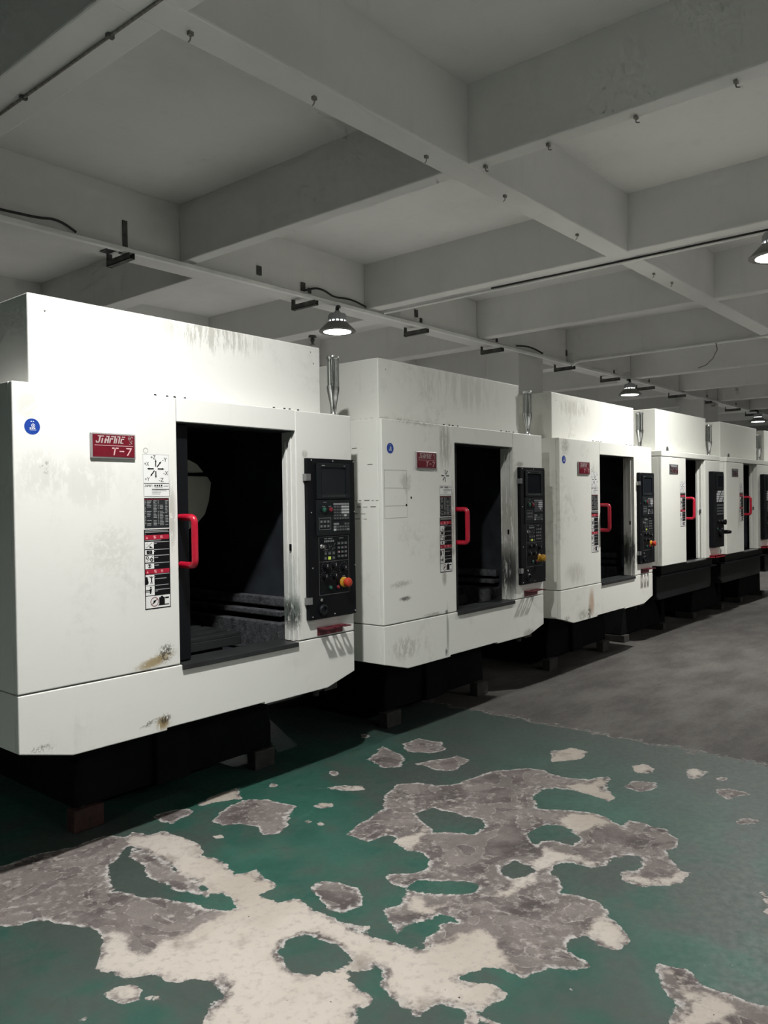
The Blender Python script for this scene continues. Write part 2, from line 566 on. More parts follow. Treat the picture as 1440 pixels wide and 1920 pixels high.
GREY = [
    [(1.26,0.45),(1.44,0.26),(1.54,0.26),(1.70,0.21),(1.85,0.20),(1.91,0.14),(1.90,0.04),(1.81,-0.02),(1.71,-0.09),(1.65,-0.19),(1.61,-0.31),(1.65,-0.37),(1.67,-0.43),(1.70,-0.50),(1.73,-0.58),(1.76,-0.67),(1.79,-0.74),(1.77,-0.78),(1.67,-0.88),(1.55,-0.83),(1.44,-0.79),(1.41,-0.71),(1.44,-0.59),(1.42,-0.55),(1.42,-0.47),(1.39,-0.40),(1.35,-0.31),(1.30,-0.26),(1.25,-0.23),(1.05,-0.11)],
    [(1.88,0.04),(1.88,-0.04),(1.88,-0.19),(1.86,-0.37),(1.84,-0.52),(1.81,-0.60),(1.79,-0.54),(1.76,-0.44),(1.76,-0.33),(1.80,-0.20),(1.82,-0.07)],
    [(2.44,0.06),(2.53,0.03),(2.60,-0.03),(2.61,-0.13),(2.62,-0.21),(2.51,-0.27),(2.43,-0.36),(2.35,-0.38),(2.30,-0.34),(2.34,-0.25),(2.33,-0.18),(2.26,-0.12),(2.27,-0.05),(2.34,0.01)],
    [(2.13,0.22),(2.22,0.21),(2.29,0.17),(2.26,0.11),(2.13,0.07),(2.10,0.15)],
    [(3.08,-0.07),(3.05,-0.09),(3.03,-0.08),(3.03,-0.05),(3.05,-0.02),(3.08,-0.00),(3.10,-0.01),(3.10,-0.04)],
    [(3.70,0.26),(3.67,0.25),(3.65,0.26),(3.64,0.28),(3.66,0.31),(3.69,0.33),(3.71,0.32),(3.72,0.29)],
    [(2.08,-0.85),(2.14,-0.85),(2.20,-0.91),(2.20,-0.99),(2.15,-1.07),(2.10,-1.09),(2.04,-1.07),(2.02,-1.01),(2.04,-0.94)],
    [(2.53,-0.63),(2.65,-0.59),(2.84,-0.58),(3.00,-0.45),(3.15,-0.40),(3.23,-0.48),(3.25,-0.59),(3.36,-0.64),(3.53,-0.66),(3.63,-0.69),(3.77,-0.81),(3.80,-0.90),(3.77,-0.97),(3.76,-1.05),(3.81,-1.13),(3.88,-1.16),(3.93,-1.21),(3.78,-1.24),(3.66,-1.35),(3.60,-1.34),(3.61,-1.26),(3.63,-1.16),(3.60,-1.07),(3.54,-1.02),(3.39,-1.06),(3.31,-1.13),(3.35,-1.20),(3.38,-1.26),(3.43,-1.36),(3.39,-1.45),(3.33,-1.54),(3.37,-1.54),(3.45,-1.50),(3.44,-1.59),(3.44,-1.68),(3.36,-1.76),(3.29,-1.80),(3.23,-1.77),(3.17,-1.79),(3.10,-1.87),(3.10,-1.93),(3.00,-1.91),(2.93,-1.88),(2.87,-1.80),(2.88,-1.74),(2.93,-1.69),(2.98,-1.74),(3.05,-1.74),(3.12,-1.71),(3.10,-1.65),(3.04,-1.64),(2.94,-1.63),(2.90,-1.61),(2.90,-1.56),(2.88,-1.50),(2.83,-1.47),(2.77,-1.50),(2.72,-1.57),(2.64,-1.60),(2.67,-1.67),(2.68,-1.73),(2.63,-1.78),(2.58,-1.80),(2.57,-1.86),(2.50,-1.92),(2.43,-1.93),(2.40,-1.91),(2.40,-1.86),(2.43,-1.81),(2.41,-1.78),(2.36,-1.77),(2.31,-1.80),(2.30,-1.85),(2.29,-1.89),(2.23,-1.85),(2.19,-1.80),(2.14,-1.77),(2.10,-1.76),(2.09,-1.72),(2.10,-1.66),(2.12,-1.53),(2.05,-1.42),(2.05,-1.32),(2.06,-1.26),(2.15,-1.17),(2.21,-1.19),(2.28,-1.16),(2.31,-1.12),(2.30,-1.06),(2.35,-1.00),(2.41,-1.05),(2.49,-1.10),(2.55,-1.06),(2.60,-1.00),(2.59,-0.94),(2.60,-0.84),(2.65,-0.82),(2.63,-0.76),(2.53,-0.75)],
    [(3.35,-0.03),(3.59,0.06),(3.53,-0.12),(3.49,-0.18),(3.37,-0.25),(3.30,-0.19)],
    [(3.69,0.01),(3.84,-0.01),(3.86,-0.17),(3.77,-0.26),(3.66,-0.24),(3.60,-0.12)],
    [(3.46,-0.29),(3.59,-0.33),(3.71,-0.39),(3.70,-0.49),(3.49,-0.51),(3.45,-0.48),(3.45,-0.39)],
    [(3.81,-1.33),(3.94,-1.32),(3.98,-1.43),(3.86,-1.46),(3.79,-1.41)],
    [(4.06,-1.68),(4.12,-1.74),(4.12,-1.87),(4.04,-1.81),(3.96,-1.78),(4.00,-1.72)],
    [(4.25,-1.70),(4.22,-1.70),(4.20,-1.68),(4.20,-1.67),(4.21,-1.65),(4.24,-1.65),(4.26,-1.66),(4.27,-1.68)],
    [(3.79,-1.98),(3.75,-1.98),(3.72,-1.95),(3.70,-1.92),(3.72,-1.90),(3.76,-1.90),(3.79,-1.93),(3.80,-1.96)],
    [(2.41,-2.04),(2.44,-2.05),(2.45,-2.12),(2.44,-2.16),(2.40,-2.19),(2.41,-2.24),(2.40,-2.29),(2.40,-2.35),(2.43,-2.39),(2.43,-2.54),(2.27,-2.51),(2.05,-2.25),(2.15,-2.19),(2.20,-2.18),(2.27,-2.16),(2.30,-2.12),(2.35,-2.07)]]
HOLES = [
    [(1.74,-1.07),(1.80,-1.06),(1.85,-1.08),(1.87,-1.13),(1.87,-1.19),(1.86,-1.26),(1.83,-1.30),(1.77,-1.29),(1.74,-1.27),(1.71,-1.28),(1.69,-1.23),(1.69,-1.19),(1.71,-1.13)],
    [(2.90,-0.71),(3.00,-0.74),(3.02,-0.81),(3.02,-0.91),(3.04,-0.99),(2.98,-1.05),(2.88,-1.06),(2.84,-0.97),(2.79,-0.90),(2.85,-0.79)],
    [(3.03,-1.24),(3.13,-1.25),(3.20,-1.29),(3.18,-1.35),(3.11,-1.45),(3.04,-1.44),(3.04,-1.36),(3.00,-1.32),(2.93,-1.34),(2.96,-1.29)],
    [(2.69,-1.31),(2.77,-1.33),(2.77,-1.39),(2.75,-1.43),(2.68,-1.43),(2.63,-1.40),(2.64,-1.35)],
    [(2.33,-1.12),(2.40,-1.13),(2.45,-1.20),(2.50,-1.27),(2.51,-1.34),(2.46,-1.36),(2.41,-1.31),(2.35,-1.25),(2.32,-1.18)],
    [(2.02,-1.31),(2.13,-1.30),(2.19,-1.34),(2.25,-1.34),(2.26,-1.38),(2.25,-1.42),(2.20,-1.40),(2.13,-1.40),(2.08,-1.40),(2.01,-1.40)]]
# aisle edge: [(4.70,0.18),(4.68,-0.32),(4.56,-0.81),(4.61,-1.06),(4.61,-1.27),(4.60,-1.46),(4.55,-1.66),(4.59,-1.80)]


def sdf(px, py, poly):
    """signed distance, positive inside"""
    n = len(poly)
    d = np.full(px.shape, 1e9)
    ins = np.zeros(px.shape, bool)
    for i in range(n):
        ax, ay = poly[i]
        bx, by = poly[(i + 1) % n]
        ex, ey = bx - ax, by - ay
        wx, wy = px - ax, py - ay
        t = np.clip((wx * ex + wy * ey) / max(1e-9, ex * ex + ey * ey), 0, 1)
        d = np.minimum(d, (wx - ex * t) ** 2 + (wy - ey * t) ** 2)
        if ay != by:
            cond = (ay > py) != (by > py)
            xi = ax + (py - ay) / (by - ay) * ex
            ins ^= cond & (px < xi)
    d = np.sqrt(d)
    return np.where(ins, d, -d)


def floor_mesh():
    xs = np.unique(np.round(np.concatenate([[-8, -5, -3, -1.5, -0.5], np.arange(0, 6.0, 0.02), np.arange(6, 12, 0.25), np.arange(12, 36.1, 2)]), 4))
    ys = np.unique(np.round(np.concatenate([[-12, -9, -7, -5, -4], np.arange(-3.2, 1.2, 0.02), np.arange(1.2, 4, 0.25), np.arange(4, 20.1, 2)]), 4))
    X, Y = np.meshgrid(xs, ys)
    px, py = X.ravel(), Y.ravel()

    def field(polys):
        out = np.full(px.shape, -1.0)
        for P in polys:
            a = np.array(P)
            lo, hi = a.min(0) - 0.3, a.max(0) + 0.3
            s = (px > lo[0]) & (px < hi[0]) & (py > lo[1]) & (py < hi[1])
            if s.any():
                out[s] = np.maximum(out[s], sdf(px[s], py[s], P))
        return out
    cream, grey, hole = field(CREAM), field(GREY), field(HOLES)
    grey = np.minimum(np.maximum(grey, cream), -hole)
    cream = np.minimum(cream, -hole)
    nx, ny = len(xs), len(ys)
    idx = np.arange(nx * ny).reshape(ny, nx)
    faces = np.stack([idx[:-1, :-1], idx[:-1, 1:], idx[1:, 1:], idx[1:, :-1]], -1).reshape(-1, 4)
    me = bpy.data.meshes.new('floor')
    me.vertices.add(nx * ny)
    me.vertices.foreach_set('co', np.stack([px, py, np.zeros_like(px)], -1).ravel())
    me.loops.add(faces.size)
    me.loops.foreach_set('vertex_index', faces.ravel().astype(np.int32))
    me.polygons.add(len(faces))
    me.polygons.foreach_set('loop_start', (np.arange(len(faces)) * 4).astype(np.int32))
    me.update(calc_edges=True)
    for nm, arr in (('cream', cream), ('grey', grey)):
        at = me.attributes.new(nm, 'FLOAT', 'POINT')
        at.data.foreach_set('value', np.clip(arr, -0.3, 0.3).astype(np.float32))
    return me


def floor_material():
    m = bpy.data.materials.new('peeling_green_floor')
    m.use_nodes = True
    g = NT(m)
    b = m.node_tree.nodes['Principled BSDF']
    co = g.coord('Object')
    sep = m.node_tree.nodes.new('ShaderNodeSeparateXYZ')
    m.node_tree.links.new(co, sep.inputs[0])
    big = g.noise(co, 0.9, 6, 0.6)
    mid = g.noise(co, 5, 7, 0.62)
    fine = g.noise(co, 32, 6, 0.65)
    grain = g.noise(co, 140, 4, 0.6)
    edge = g.math('SUBTRACT', g.noise(co, 9, 6, 0.6), 0.5)
    edge2 = g.math('SUBTRACT', g.noise(co, 45, 4, 0.6), 0.5)
    wob = g.math('ADD', g.math('MULTIPLY', edge, 0.09), g.math('MULTIPLY', edge2, 0.022))
    sg = g.math('ADD', g.attr('grey'), wob)
    sc = g.math('ADD', g.attr('cream'), g.math('MULTIPLY', wob, 1.3))
    fg = g.ramp(sg, -0.002, 0.003)
    fc = g.ramp(g.math('ADD', g.math('ADD', sc, g.math('MULTIPLY', g.math('SUBTRACT', fine, 0.5), 0.06)), g.math('MULTIPLY', g.math('SUBTRACT', mid, 0.56), 0.16)), -0.016, 0.020)
    fc = g.math('MULTIPLY', fc, fg)
    # green paint, dulled by dark grime in large soft fields
    green = g.mix(g.ramp(mid, 0.3, 0.7), (0.017, 0.068, 0.051), (0.030, 0.104, 0.077))
    gr = g.ramp(g.math('ADD', big, g.math('MULTIPLY', g.math('SUBTRACT', mid, 0.5), 0.5)), 0.40, 0.62)
    far = g.ramp(g.math('ADD', sep.outputs['X'], g.math('MULTIPLY', g.math('SUBTRACT', big, 0.5), 2.4)), 2.4, 4.6)
    gr = g.math('MAXIMUM', g.math('MULTIPLY', gr, 0.85), g.math('MULTIPLY', far, 0.8))
    green = g.mix(gr, green, (0.050, 0.055, 0.051))
    green = g.mix(g.ramp(g.noise(co, 60, 3, 0.7), 0.70, 0.74), green, (0.16, 0.17, 0.16))
    # bare concrete
    conc = g.mix(g.ramp(mid, 0.32, 0.66), (0.060, 0.049, 0.047), (0.155, 0.132, 0.125))
    conc = g.mix(g.math('MULTIPLY', g.ramp(fine, 0.48, 0.66), g.ramp(g.noise(co, 2.2, 4, 0.6), 0.36, 0.60)), conc, (0.26, 0.235, 0.222))
    lay = g.noise(co, 4.2, 3, 0.5, 1.6)
    ridge = g.math('SUBTRACT', 1.0, g.ramp(g.math('ABSOLUTE', g.math('SUBTRACT', lay, 0.5)), 0.004, 0.022))
    conc = g.mix(g.math('MULTIPLY', g.ramp(lay, 0.49, 0.52), 0.35), conc, (0.22, 0.195, 0.18))
    conc = g.mix(g.math('MULTIPLY', g.math('MULTIPLY', ridge, g.ramp(fine, 0.42, 0.58)), 0.5), conc, (0.40, 0.37, 0.345))
    conc = g.mix(g.math('MULTIPLY', g.ramp(grain, 0.55, 0.7), 0.6), conc, (0.055, 0.048, 0.046))
    rim = g.math('MULTIPLY', g.math('SUBTRACT', 1.0, g.ramp(sg, 0.004, 0.022)), g.ramp(fine, 0.40, 0.56))
    conc = g.mix(g.math('MULTIPLY', rim, 0.75), conc, (0.46, 0.44, 0.42))
    # pale levelling putty
    putty = g.mix(g.ramp(big, 0.35, 0.62), (0.335, 0.295, 0.25), (0.43, 0.39, 0.35))
    putty = g.mix(g.ramp(g.noise(co, 3.1, 5, 0.6), 0.56, 0.70), putty, (0.20, 0.172, 0.145))
    putty = g.mix(g.math('MULTIPLY', g.ramp(fine, 0.50, 0.68), 0.5), putty, (0.27, 0.24, 0.22))
    putty = g.mix(g.ramp(g.noise(co, 55, 2, 0.5), 0.74, 0.78), putty, (0.05, 0.035, 0.03))
    # the unpainted aisle further along the row
    ed = g.math('ADD', sep.outputs['X'], g.math('MULTIPLY', edge, 0.35))
    aisle = g.mix(g.ramp(g.noise(g.map(co, scale=(1, 2.2, 1)), 1.6, 7, 0.65), 0.32, 0.70), (0.050, 0.046, 0.042), (0.098, 0.092, 0.085))
    aisle = g.mix(g.math('MULTIPLY', g.ramp(g.noise(g.map(co, scale=(0.5, 1.6, 1)), 1.1, 4, 0.6), 0.58, 0.74), 0.6), aisle, (0.034, 0.032, 0.030))
    aisle = g.mix(g.math('MULTIPLY', g.ramp(grain, 0.5, 0.7), 0.35), aisle, (0.15, 0.142, 0.13))
    fa = g.ramp(ed, 4.57, 4.60)
    col = g.mix(fa, green, aisle)
    edge_line = g.math('MULTIPLY', g.math('SUBTRACT', 1.0, g.ramp(g.math('ABSOLUTE', g.math('SUBTRACT', ed, 4.60)), 0.005, 0.03)), g.ramp(fine, 0.45, 0.6))
    col = g.mix(g.math('MULTIPLY', edge_line, 0.6), col, (0.28, 0.26, 0.24))
    col = g.mix(fg, col, conc)
    col = g.mix(fc, col, putty)
    pale = g.mix(g.ramp(mid, 0.3, 0.7), (0.40, 0.395, 0.38), (0.50, 0.495, 0.48))
    bays = g.math('MAXIMUM', g.ramp(sep.outputs['Y'], -3.60, -3.62), g.ramp(sep.outputs['Y'], 2.4, 2.42))
    col = g.mix(bays, col, pale)   # added pale floor in the unseen bays, bounces light up at the ceiling
    m.node_tree.links.new(col, b.inputs['Base Color'])
    rough = g.math('ADD', g.math('MULTIPLY', g.math('MAXIMUM', fg, fa), 0.35), g.ramp(fine, 0.3, 0.7, 0.42, 0.56))
    m.node_tree.links.new(rough, b.inputs['Roughness'])
    b.inputs['Specular IOR Level'].default_value = 0.35
    hgt = g.math('ADD', g.math('MULTIPLY', fg, -1.0), g.math('MULTIPLY', fc, 0.7))
    hgt = g.math('ADD', hgt, g.math('MULTIPLY', g.math('MULTIPLY', fine, g.math('MAXIMUM', fg, 0.12)), 0.9))
    m.node_tree.links.new(g.bump(hgt, 0.5, 0.006), b.inputs['Normal'])
    return m


floor = bpy.data.objects.new('floor', floor_mesh())
COL.objects.link(floor)
floor.data.materials.append(floor_material())
tag(floor, 'worn green painted concrete floor with peeled pale patches', kind='structure')

# ------------------------------------------------------------------ ceiling, beams, walls, columns
ZB, ZC = 3.886, 4.46
ceiling = MB().box(-8, 36, -12, 20, ZC, ZC + 0.2).build('ceiling', M['plaster'])
tag(ceiling, 'grey plastered concrete ceiling with a grid of beams', kind='structure')
ROWS = [(-10.72, -10.49), (-7.05, -6.82), (-3.38, -3.15), (0.29, 0.52), (3.79, 4.17), (7.55, 7.9), (11.2, 11.55), (14.9, 15.2)]
for (y0, y1) in ROWS:
    MB().box(-8, 36, y0, y1, ZB, ZC + 0.01).build('beam', M['plaster'], ceiling, bevel=0.012)
CROSS = [(-5.9, -5.72), (-3.2, -3.02), (-0.45, -0.27), (2.11, 2.46), (4.895, 5.045), (7.69, 7.88), (10.25, 10.42), (13.12, 13.34), (15.9, 16.1), (18.6, 18.8), (21.3, 21.5), (24.0, 24.2), (26.7, 26.9), (29.4, 29.6), (32.1, 32.3)]
for (x0, x1) in CROSS:
    MB().box(x0, x1, -12, 3.79, ZB + 0.004, ZC + 0.01).build('beam', M['plaster'], ceiling, bevel=0.012)
    MB().box(x0 + 0.44, x1 + 0.56, 4.17, 20, ZB + 0.004, ZC + 0.01).build('beam', M['plaster'], ceiling, bevel=0.012)

for nm, b_, mt, lab in (('wall_back', (-8, 36, 20, 20.2), M['wall'], 'far plastered wall behind the machine row'),
                        ('wall_right', (36, 36.2, -12, 20), M['brown'], 'dark brown end wall beyond the machine row'),
                        ('wall_left', (-8.2, -8, -12, 20), M['wall'], 'plastered wall to the left of the machine row'),
                        ('wall_front', (-8, 36, -12.2, -12), M['wall'], 'plastered wall behind the viewer')):
    w = MB().box(*b_, 0, ZC).build(nm, mt)
    tag(w, lab, kind='structure')
for i, (x0, x1) in enumerate(((11.53, 12.35), (20.4, 21.5))):
    c = MB().box(x0, x1, 3.83, 4.45, 0, ZC).build('column', M['plaster'], bevel=0.02)
    tag(c, ('square plastered column rising behind the second and third machines' if i == 0 else 'square plastered column far back above the fifth machine'), 'column', kind='structure')


# ------------------------------------------------------------------ hanging lamps
def make_lamp(loc, arm_to, label):
    t = empty('high_bay_lamp', loc)
    tag(t, label, 'lamp', 'round industrial lamps hung below the beams')
    R_ = 0.218
    MB().lathe([(R_ - 0.006, 0.0), (R_, 0.004), (R_ + 0.002, 0.012), (0.115, 0.115), (0.108, 0.115), (R_ - 0.012, 0.010)], n=40).build('shade', M['shade'], t, smooth=True)
    MB().lathe([(0.12, -0.005), (R_ - 0.014, 0.004)], n=24).build('lens', M['lens'], t, smooth=True)
    ld = bpy.data.lights.new('lamp_light', 'AREA')
    ld.shape = 'DISK'
    ld.size = 0.13
    ld.energy = LAMP_WATTS
    ld.spread = LAMP_SPREAD
    ld.color = (1.0, 0.99, 0.96)
    lo_ = bpy.data.objects.new('lamp_light', ld)
    COL.objects.link(lo_)
    lo_.parent = t
    lo_.location = (0, 0, -0.008)
    MB().lathe([(0.097, 0.117), (0.097, 0.131)], n=24).build('light_slits', M['slit'], t)
    ring = MB()
    for k in range(12):
        a = 2 * math.pi * k / 12
        ring.box(0.094, 0.104, -0.010, 0.010, 0.113, 0.138)
        for j in range(len(ring.v) - 8, len(ring.v)):
            x, y, z = ring.v[j]
            ring.v[j] = (x * math.cos(a) - y * math.sin(a), x * math.sin(a) + y * math.cos(a), z)
    ring.build('cooling_ribs', M['heat'], t)['kind'] = 'stuff'
    MB().lathe([(0.085, 0.112), (0.085, 0.133), (0.112, 0.136), (0.112, 0.19), (0.095, 0.215), (0.04, 0.228), (0.03, 0.25), (0.0, 0.25)], n=32).build('housing', M['heat'], t, smooth=True)
    dx, dy, dz = (arm_to[i] - loc[i] for i in range(3))
    MB().tube(bent([(0, 0, 0.24), (0.0, 0, 0.30), (dx, dy, dz)], 0.04), 0.022, 10).build('arm', M['cable'], t, smooth=True)
    return t


make_lamp((7.005, 3.62, 3.48), (7.13, 3.705, 3.818), 'glowing lamp hanging from the rail above the nearest machine')
make_lamp((15.3, 3.55, 3.48), (15.55, 3.705, 3.818), 'glowing lamp hanging from the rail behind the third and fourth machines')
make_lamp((23.5, 3.42, 3.48), (23.75, 3.705, 3.818), 'farthest rail lamp, cut by the right edge of the picture above the fifth machine')
make_lamp((7.43, -1.14, 3.48), (7.70, -1.14, 3.87), 'near lamp under the cross beam, cut by the upper right edge of the picture')
for x in (-4.4, 1.62, 13.4, 19.4):  # leftmost one is added, to lift the first machine's left side
    make_lamp((x, -1.14, 3.48), (x + 0.05, -1.14, 3.90), 'aisle row lamp outside the picture, the leftmost an added fill')
for x in (1.6, 5.6, 9.6, 13.6):  # added row out of view, fills the ceiling with bounced light
    make_lamp((x, -7.2, 3.48), (x + 0.05, -7.2, 3.90), 'aisle row lamp outside the picture, the leftmost an added fill')

for x in (8.05,):  # added out of sight to brighten the ceiling past the rail
    make_lamp((x, 8.6, 3.48), (x + 0.2, 8.6, 3.89), 'added fill lamp in the bay behind, hidden by the machines')

# ------------------------------------------------------------------ rail, brackets, conduits, cables, hooks
rail = MB().box(-6, 34, 3.68, 3.735, 3.820, 3.862)
rail.box(-6, 34, 3.755, 3.79, 3.845, 3.884)
rail = rail.build('cable_trunking', M['trunk'], bevel=0.004)
tag(rail, 'long white cable trunking along the beam above all the machines', 'trunking')
names = ['leftmost', 'second', 'third', 'fourth', 'fifth', 'sixth', 'seventh', 'eighth', 'ninth', 'tenth', 'eleventh']
for i, x in enumerate((4.27, 6.71, 8.86, 10.80, 13.2, 15.1, 16.85, 18.7, 20.5, 22.8, 24.6)):
    t = empty('steel_bracket', (x, 3.79, 3.886))
    where = {0: 'leftmost steel bracket under the beam, above the nearest machine', 1: 'second steel bracket from the left, beside the rail lamp', 2: 'third steel bracket from the left, right of the rail lamp'}
    tag(t, where.get(i, '%s steel bracket from the left under the white trunking' % names[i]), 'bracket', 'steel brackets along the beam')
    ch = MB()
    ch.box(-0.03, 0.03, -0.12, 0.28, -0.125, -0.119)
    ch.box(-0.03, -0.024, -0.12, 0.28, -0.125, -0.068)
    ch.box(0.024, 0.03, -0.12, 0.28, -0.125, -0.068)
    ch.build('channel', M['bracket'], t)
    MB().box(-0.03, 0.03, 0.27, 0.276, -0.13, 0.0).build('end_plate', M['bracket'], t)
    hz = 0.26 if i == 0 else 0.09
    up = MB().box(-0.025, 0.025, -0.012, -0.001, 0.03 if i else -0.03, hz)
    up.build('upright', M['bracket'], t)
    if i == 0:
        MB().box(-0.12, -0.03, 0.08, 0.24, -0.012, -0.004).build('plate', M['bracket'], t)
        MB().box(0.03, 0.12, 0.02, 0.16, -0.012, -0.004).build('plate', M['bracket'], t)

def conduit(pts, r, label, m=M['trunk'], name='conduit', cat='conduit'):
    o = MB().tube(pts, r, 8).build(name, m, smooth=True)
    tag(o, label, cat)
    return o


conduit([(2.30, -6, 3.878), (2.30, 3.7, 3.878)], 0.008, 'thin conduit under the beam in the upper left corner', M['rust'])
for k, y in enumerate((0.75, 1.7, 2.1)):
    o = MB().box(2.28, 2.32, y - 0.012, y + 0.012, 3.868, 3.888).build('conduit_clip', M['bracket'])
    tag(o, '%s small dark clip on the thin conduit in the upper left corner' % ['upper', 'middle', 'lower'][k], 'clip', 'clips on the upper left conduit')
conduit([(7.93, -1.1, 3.868), (7.93, 3.66, 3.868)], 0.016, 'grey conduit along the cross beam leading to the near lamp')
conduit([(7.89, -1.1, 3.872), (7.89, 0.6, 3.872), (7.87, 2.0, 3.874)], 0.010, 'black cable along the cross beam to the near lamp', M['cable'], 'cable', 'cable')
conduit([(13.08, 3.66, 3.80), (13.08, 3.60, 3.85), (13.08, 3.5, 3.864), (13.08, -3, 3.864)], 0.02, 'white conduit leaving the trunking along the far cross beam')
conduit([(13.05, 1.17, 3.86), (13.05, 1.15, 3.76), (13.05, 1.22, 3.62), (13.05, 1.33, 3.53), (13.05, 1.45, 3.50)], 0.008, 'loose thin wire drooping from the far cross beam', M['rust'], 'loose_wire', 'wire')
def sag(p, q, d, n=10):
    return [tuple(p[i] + (q[i] - p[i]) * k / n - (d * math.sin(math.pi * k / n) if i == 2 else 0) for i in range(3)) for k in range(n + 1)]


conduit(sag((2.3, 3.70, 3.96), (3.35, 3.72, 3.93), 0.03) + sag((3.4, 3.72, 3.93), (3.75, 3.74, 3.90), -0.04)[1:], 0.012, 'black cable lying loose on the trunking at the far left', M['cable'], 'cable', 'cable')
conduit(sag((6.62, 3.75, 3.93), (7.05, 3.74, 3.94), -0.05) + sag((7.1, 3.74, 3.93), (7.65, 3.73, 3.91), -0.03)[1:], 0.012, 'black cable looping over the trunking behind the rail lamp', M['cable'], 'cable', 'cable')
conduit(sag((11.3, 3.72, 3.92), (12.1, 3.70, 3.90), -0.04), 0.014, 'black cable bundle on the trunking above the third machine', M['cable'], 'cable', 'cable')
for k, (x, z) in enumerate(((5.93, 4.02), (6.60, 3.97), (8.75, 4.02), (10.69, 4.0), (13.12, 4.05))):
    o = MB().box(x - 0.03, x + 0.03, 3.77, 3.79, z - 0.05, z + 0.05).build('anchor_plate', M['bracket'])
    tag(o, '%s small dark anchor plate on the beam face above the trunking' % ['leftmost', 'second', 'third', 'fourth', 'fifth'][k], 'plate', 'anchor plates on the beam')

hk = [(5.0, -0.93, 'clamp'), (4.98, -0.316, 'clamp'), (4.97, -1.55, 'clamp'), (4.99, 0.20, 'clamp'), (3.456, 0.42, 'stub'), (2.56, 0.42, 'stub'), (4.566, 0.42, 'stub'), (5.576, 0.40, 'stub'), (6.844, 0.41, 'stub'), (8.6, 0.39, 'stub'), (9.1, 0.38, 'stub')]
hl_ = ['rusty clamp under the near cross beam, right of the beam crossing', 'rusty clamp under the near cross beam, nearest the beam crossing', 'rusty clamp under the near cross beam at the upper right edge', 'rusty clamp at the crossing of the two near beams',
       'rusty stub on the near long beam, left of middle', 'rusty stub on the near long beam at the upper left', 'rusty stub on the near long beam just before the crossing', 'rusty stub on the long beam just past the crossing', 'rusty stub on the long beam before the second cross beam', 'first rusty stub on the long beam past the second cross beam', 'second rusty stub on the long beam past the second cross beam']
for (x, y, k), lab in zip(hk, hl_):
    mb = MB().box(-0.014, 0.014, -0.011, 0.011, -0.020, 0.0)
    mb.tube(bent([(0, 0, -0.018), (0, 0, -0.042), (0.0, -0.024 if k == 'clamp' else 0.016, -0.048)], 0.010), 0.004, 6)
    o = mb.build('ceiling_clip', M['rust'])
    o.location = (x, y, ZB)
    tag(o, lab, 'clip', 'rusty clips under the beams')
mb = MB().box(-0.03, 0.03, -0.02, 0.02, -0.012, 0.0)
mb.tube([(0, 0, 0), (0, 0, -0.06)] + [(0.0, 0.045 * math.cos(a) - 0.045, -0.06 - 0.045 * math.sin(a)) for a in [i * math.pi / 8 for i in range(1, 10)]], 0.009, 8)
hook = mb.build('ceiling_hook', M['rust'], smooth=True)
hook.location = (6.55, -1.72, ZC)
hook.rotation_euler = (0, 0, math.radians(-35))
tag(hook, 'large rusty hook hanging from the ceiling panel at the upper right', 'hook')
t = empty('sprinkler_head', (8.35, 5.4, ZB))
tag(t, 'small dark sprinkler under the beam left of the rail lamp', 'sprinkler')
MB().lathe([(0.0, -0.13), (0.035, -0.125), (0.035, -0.12), (0.012, -0.11), (0.03, -0.07), (0.035, -0.05), (0.015, -0.03), (0.015, 0.0)], n=16).build('nozzle', M['bracket'], t, smooth=True)
MB().lathe([(0.06, -0.02), (0.06, -0.008), (0.02, 0.0)], n=16).build('escutcheon', M['bracket'], t, smooth=True)

# ------------------------------------------------------------------ printed things shared by the machines
LOGO = {  # letter strokes in a cell of height 1: x0, x1, z0, z1
    'Ji': (0.0, [(0.15, 1.12, 0.86, 1.0), (0.42, 0.64, 0.12, 0.86), (0.06, 0.56, 0.0, 0.16), (0.0, 0.16, 0.16, 0.30), (0.86, 1.06, 0.0, 0.66)]),
    'A': (1.34, [(0.0, 0.24, 0.0, 0.60), (0.14, 0.66, 0.84, 1.0), (0.44, 0.66, 0.0, 0.84), (0.24, 0.44, 0.34, 0.50), (0.10, 0.24, 0.60, 0.72)]),
    'F': (2.10, [(0.14, 0.66, 0.86, 1.0), (0.0, 0.21, 0.0, 0.70), (0.21, 0.52, 0.52, 0.70)]),
    'I': (2.80, [(0.0, 0.21, 0.0, 1.0)]),
    'N': (3.10, [(0.0, 0.20, 0.0, 0.70), (0.10, 0.60, 0.86, 1.0), (0.42, 0.63, 0.0, 0.86)]),
    'E': (3.86, [(0.10, 0.62, 0.86, 1.0), (0.0, 0.21, 0.0, 0.70), (0.21, 0.54, 0.54, 0.70), (0.21, 0.52, 0.0, 0.16)]),
}


def logo(mb, x, z, h, w, y, mi):
    sx = w / 4.75
    for off, rects in LOGO.values():
        for (a, b, c, d) in rects:
            mb.poly([((off + q + 0.25 * r) * sx + x, z + r * h) for q, r in ((a, c), (b, c), (b, d), (a, d))], y, mi)


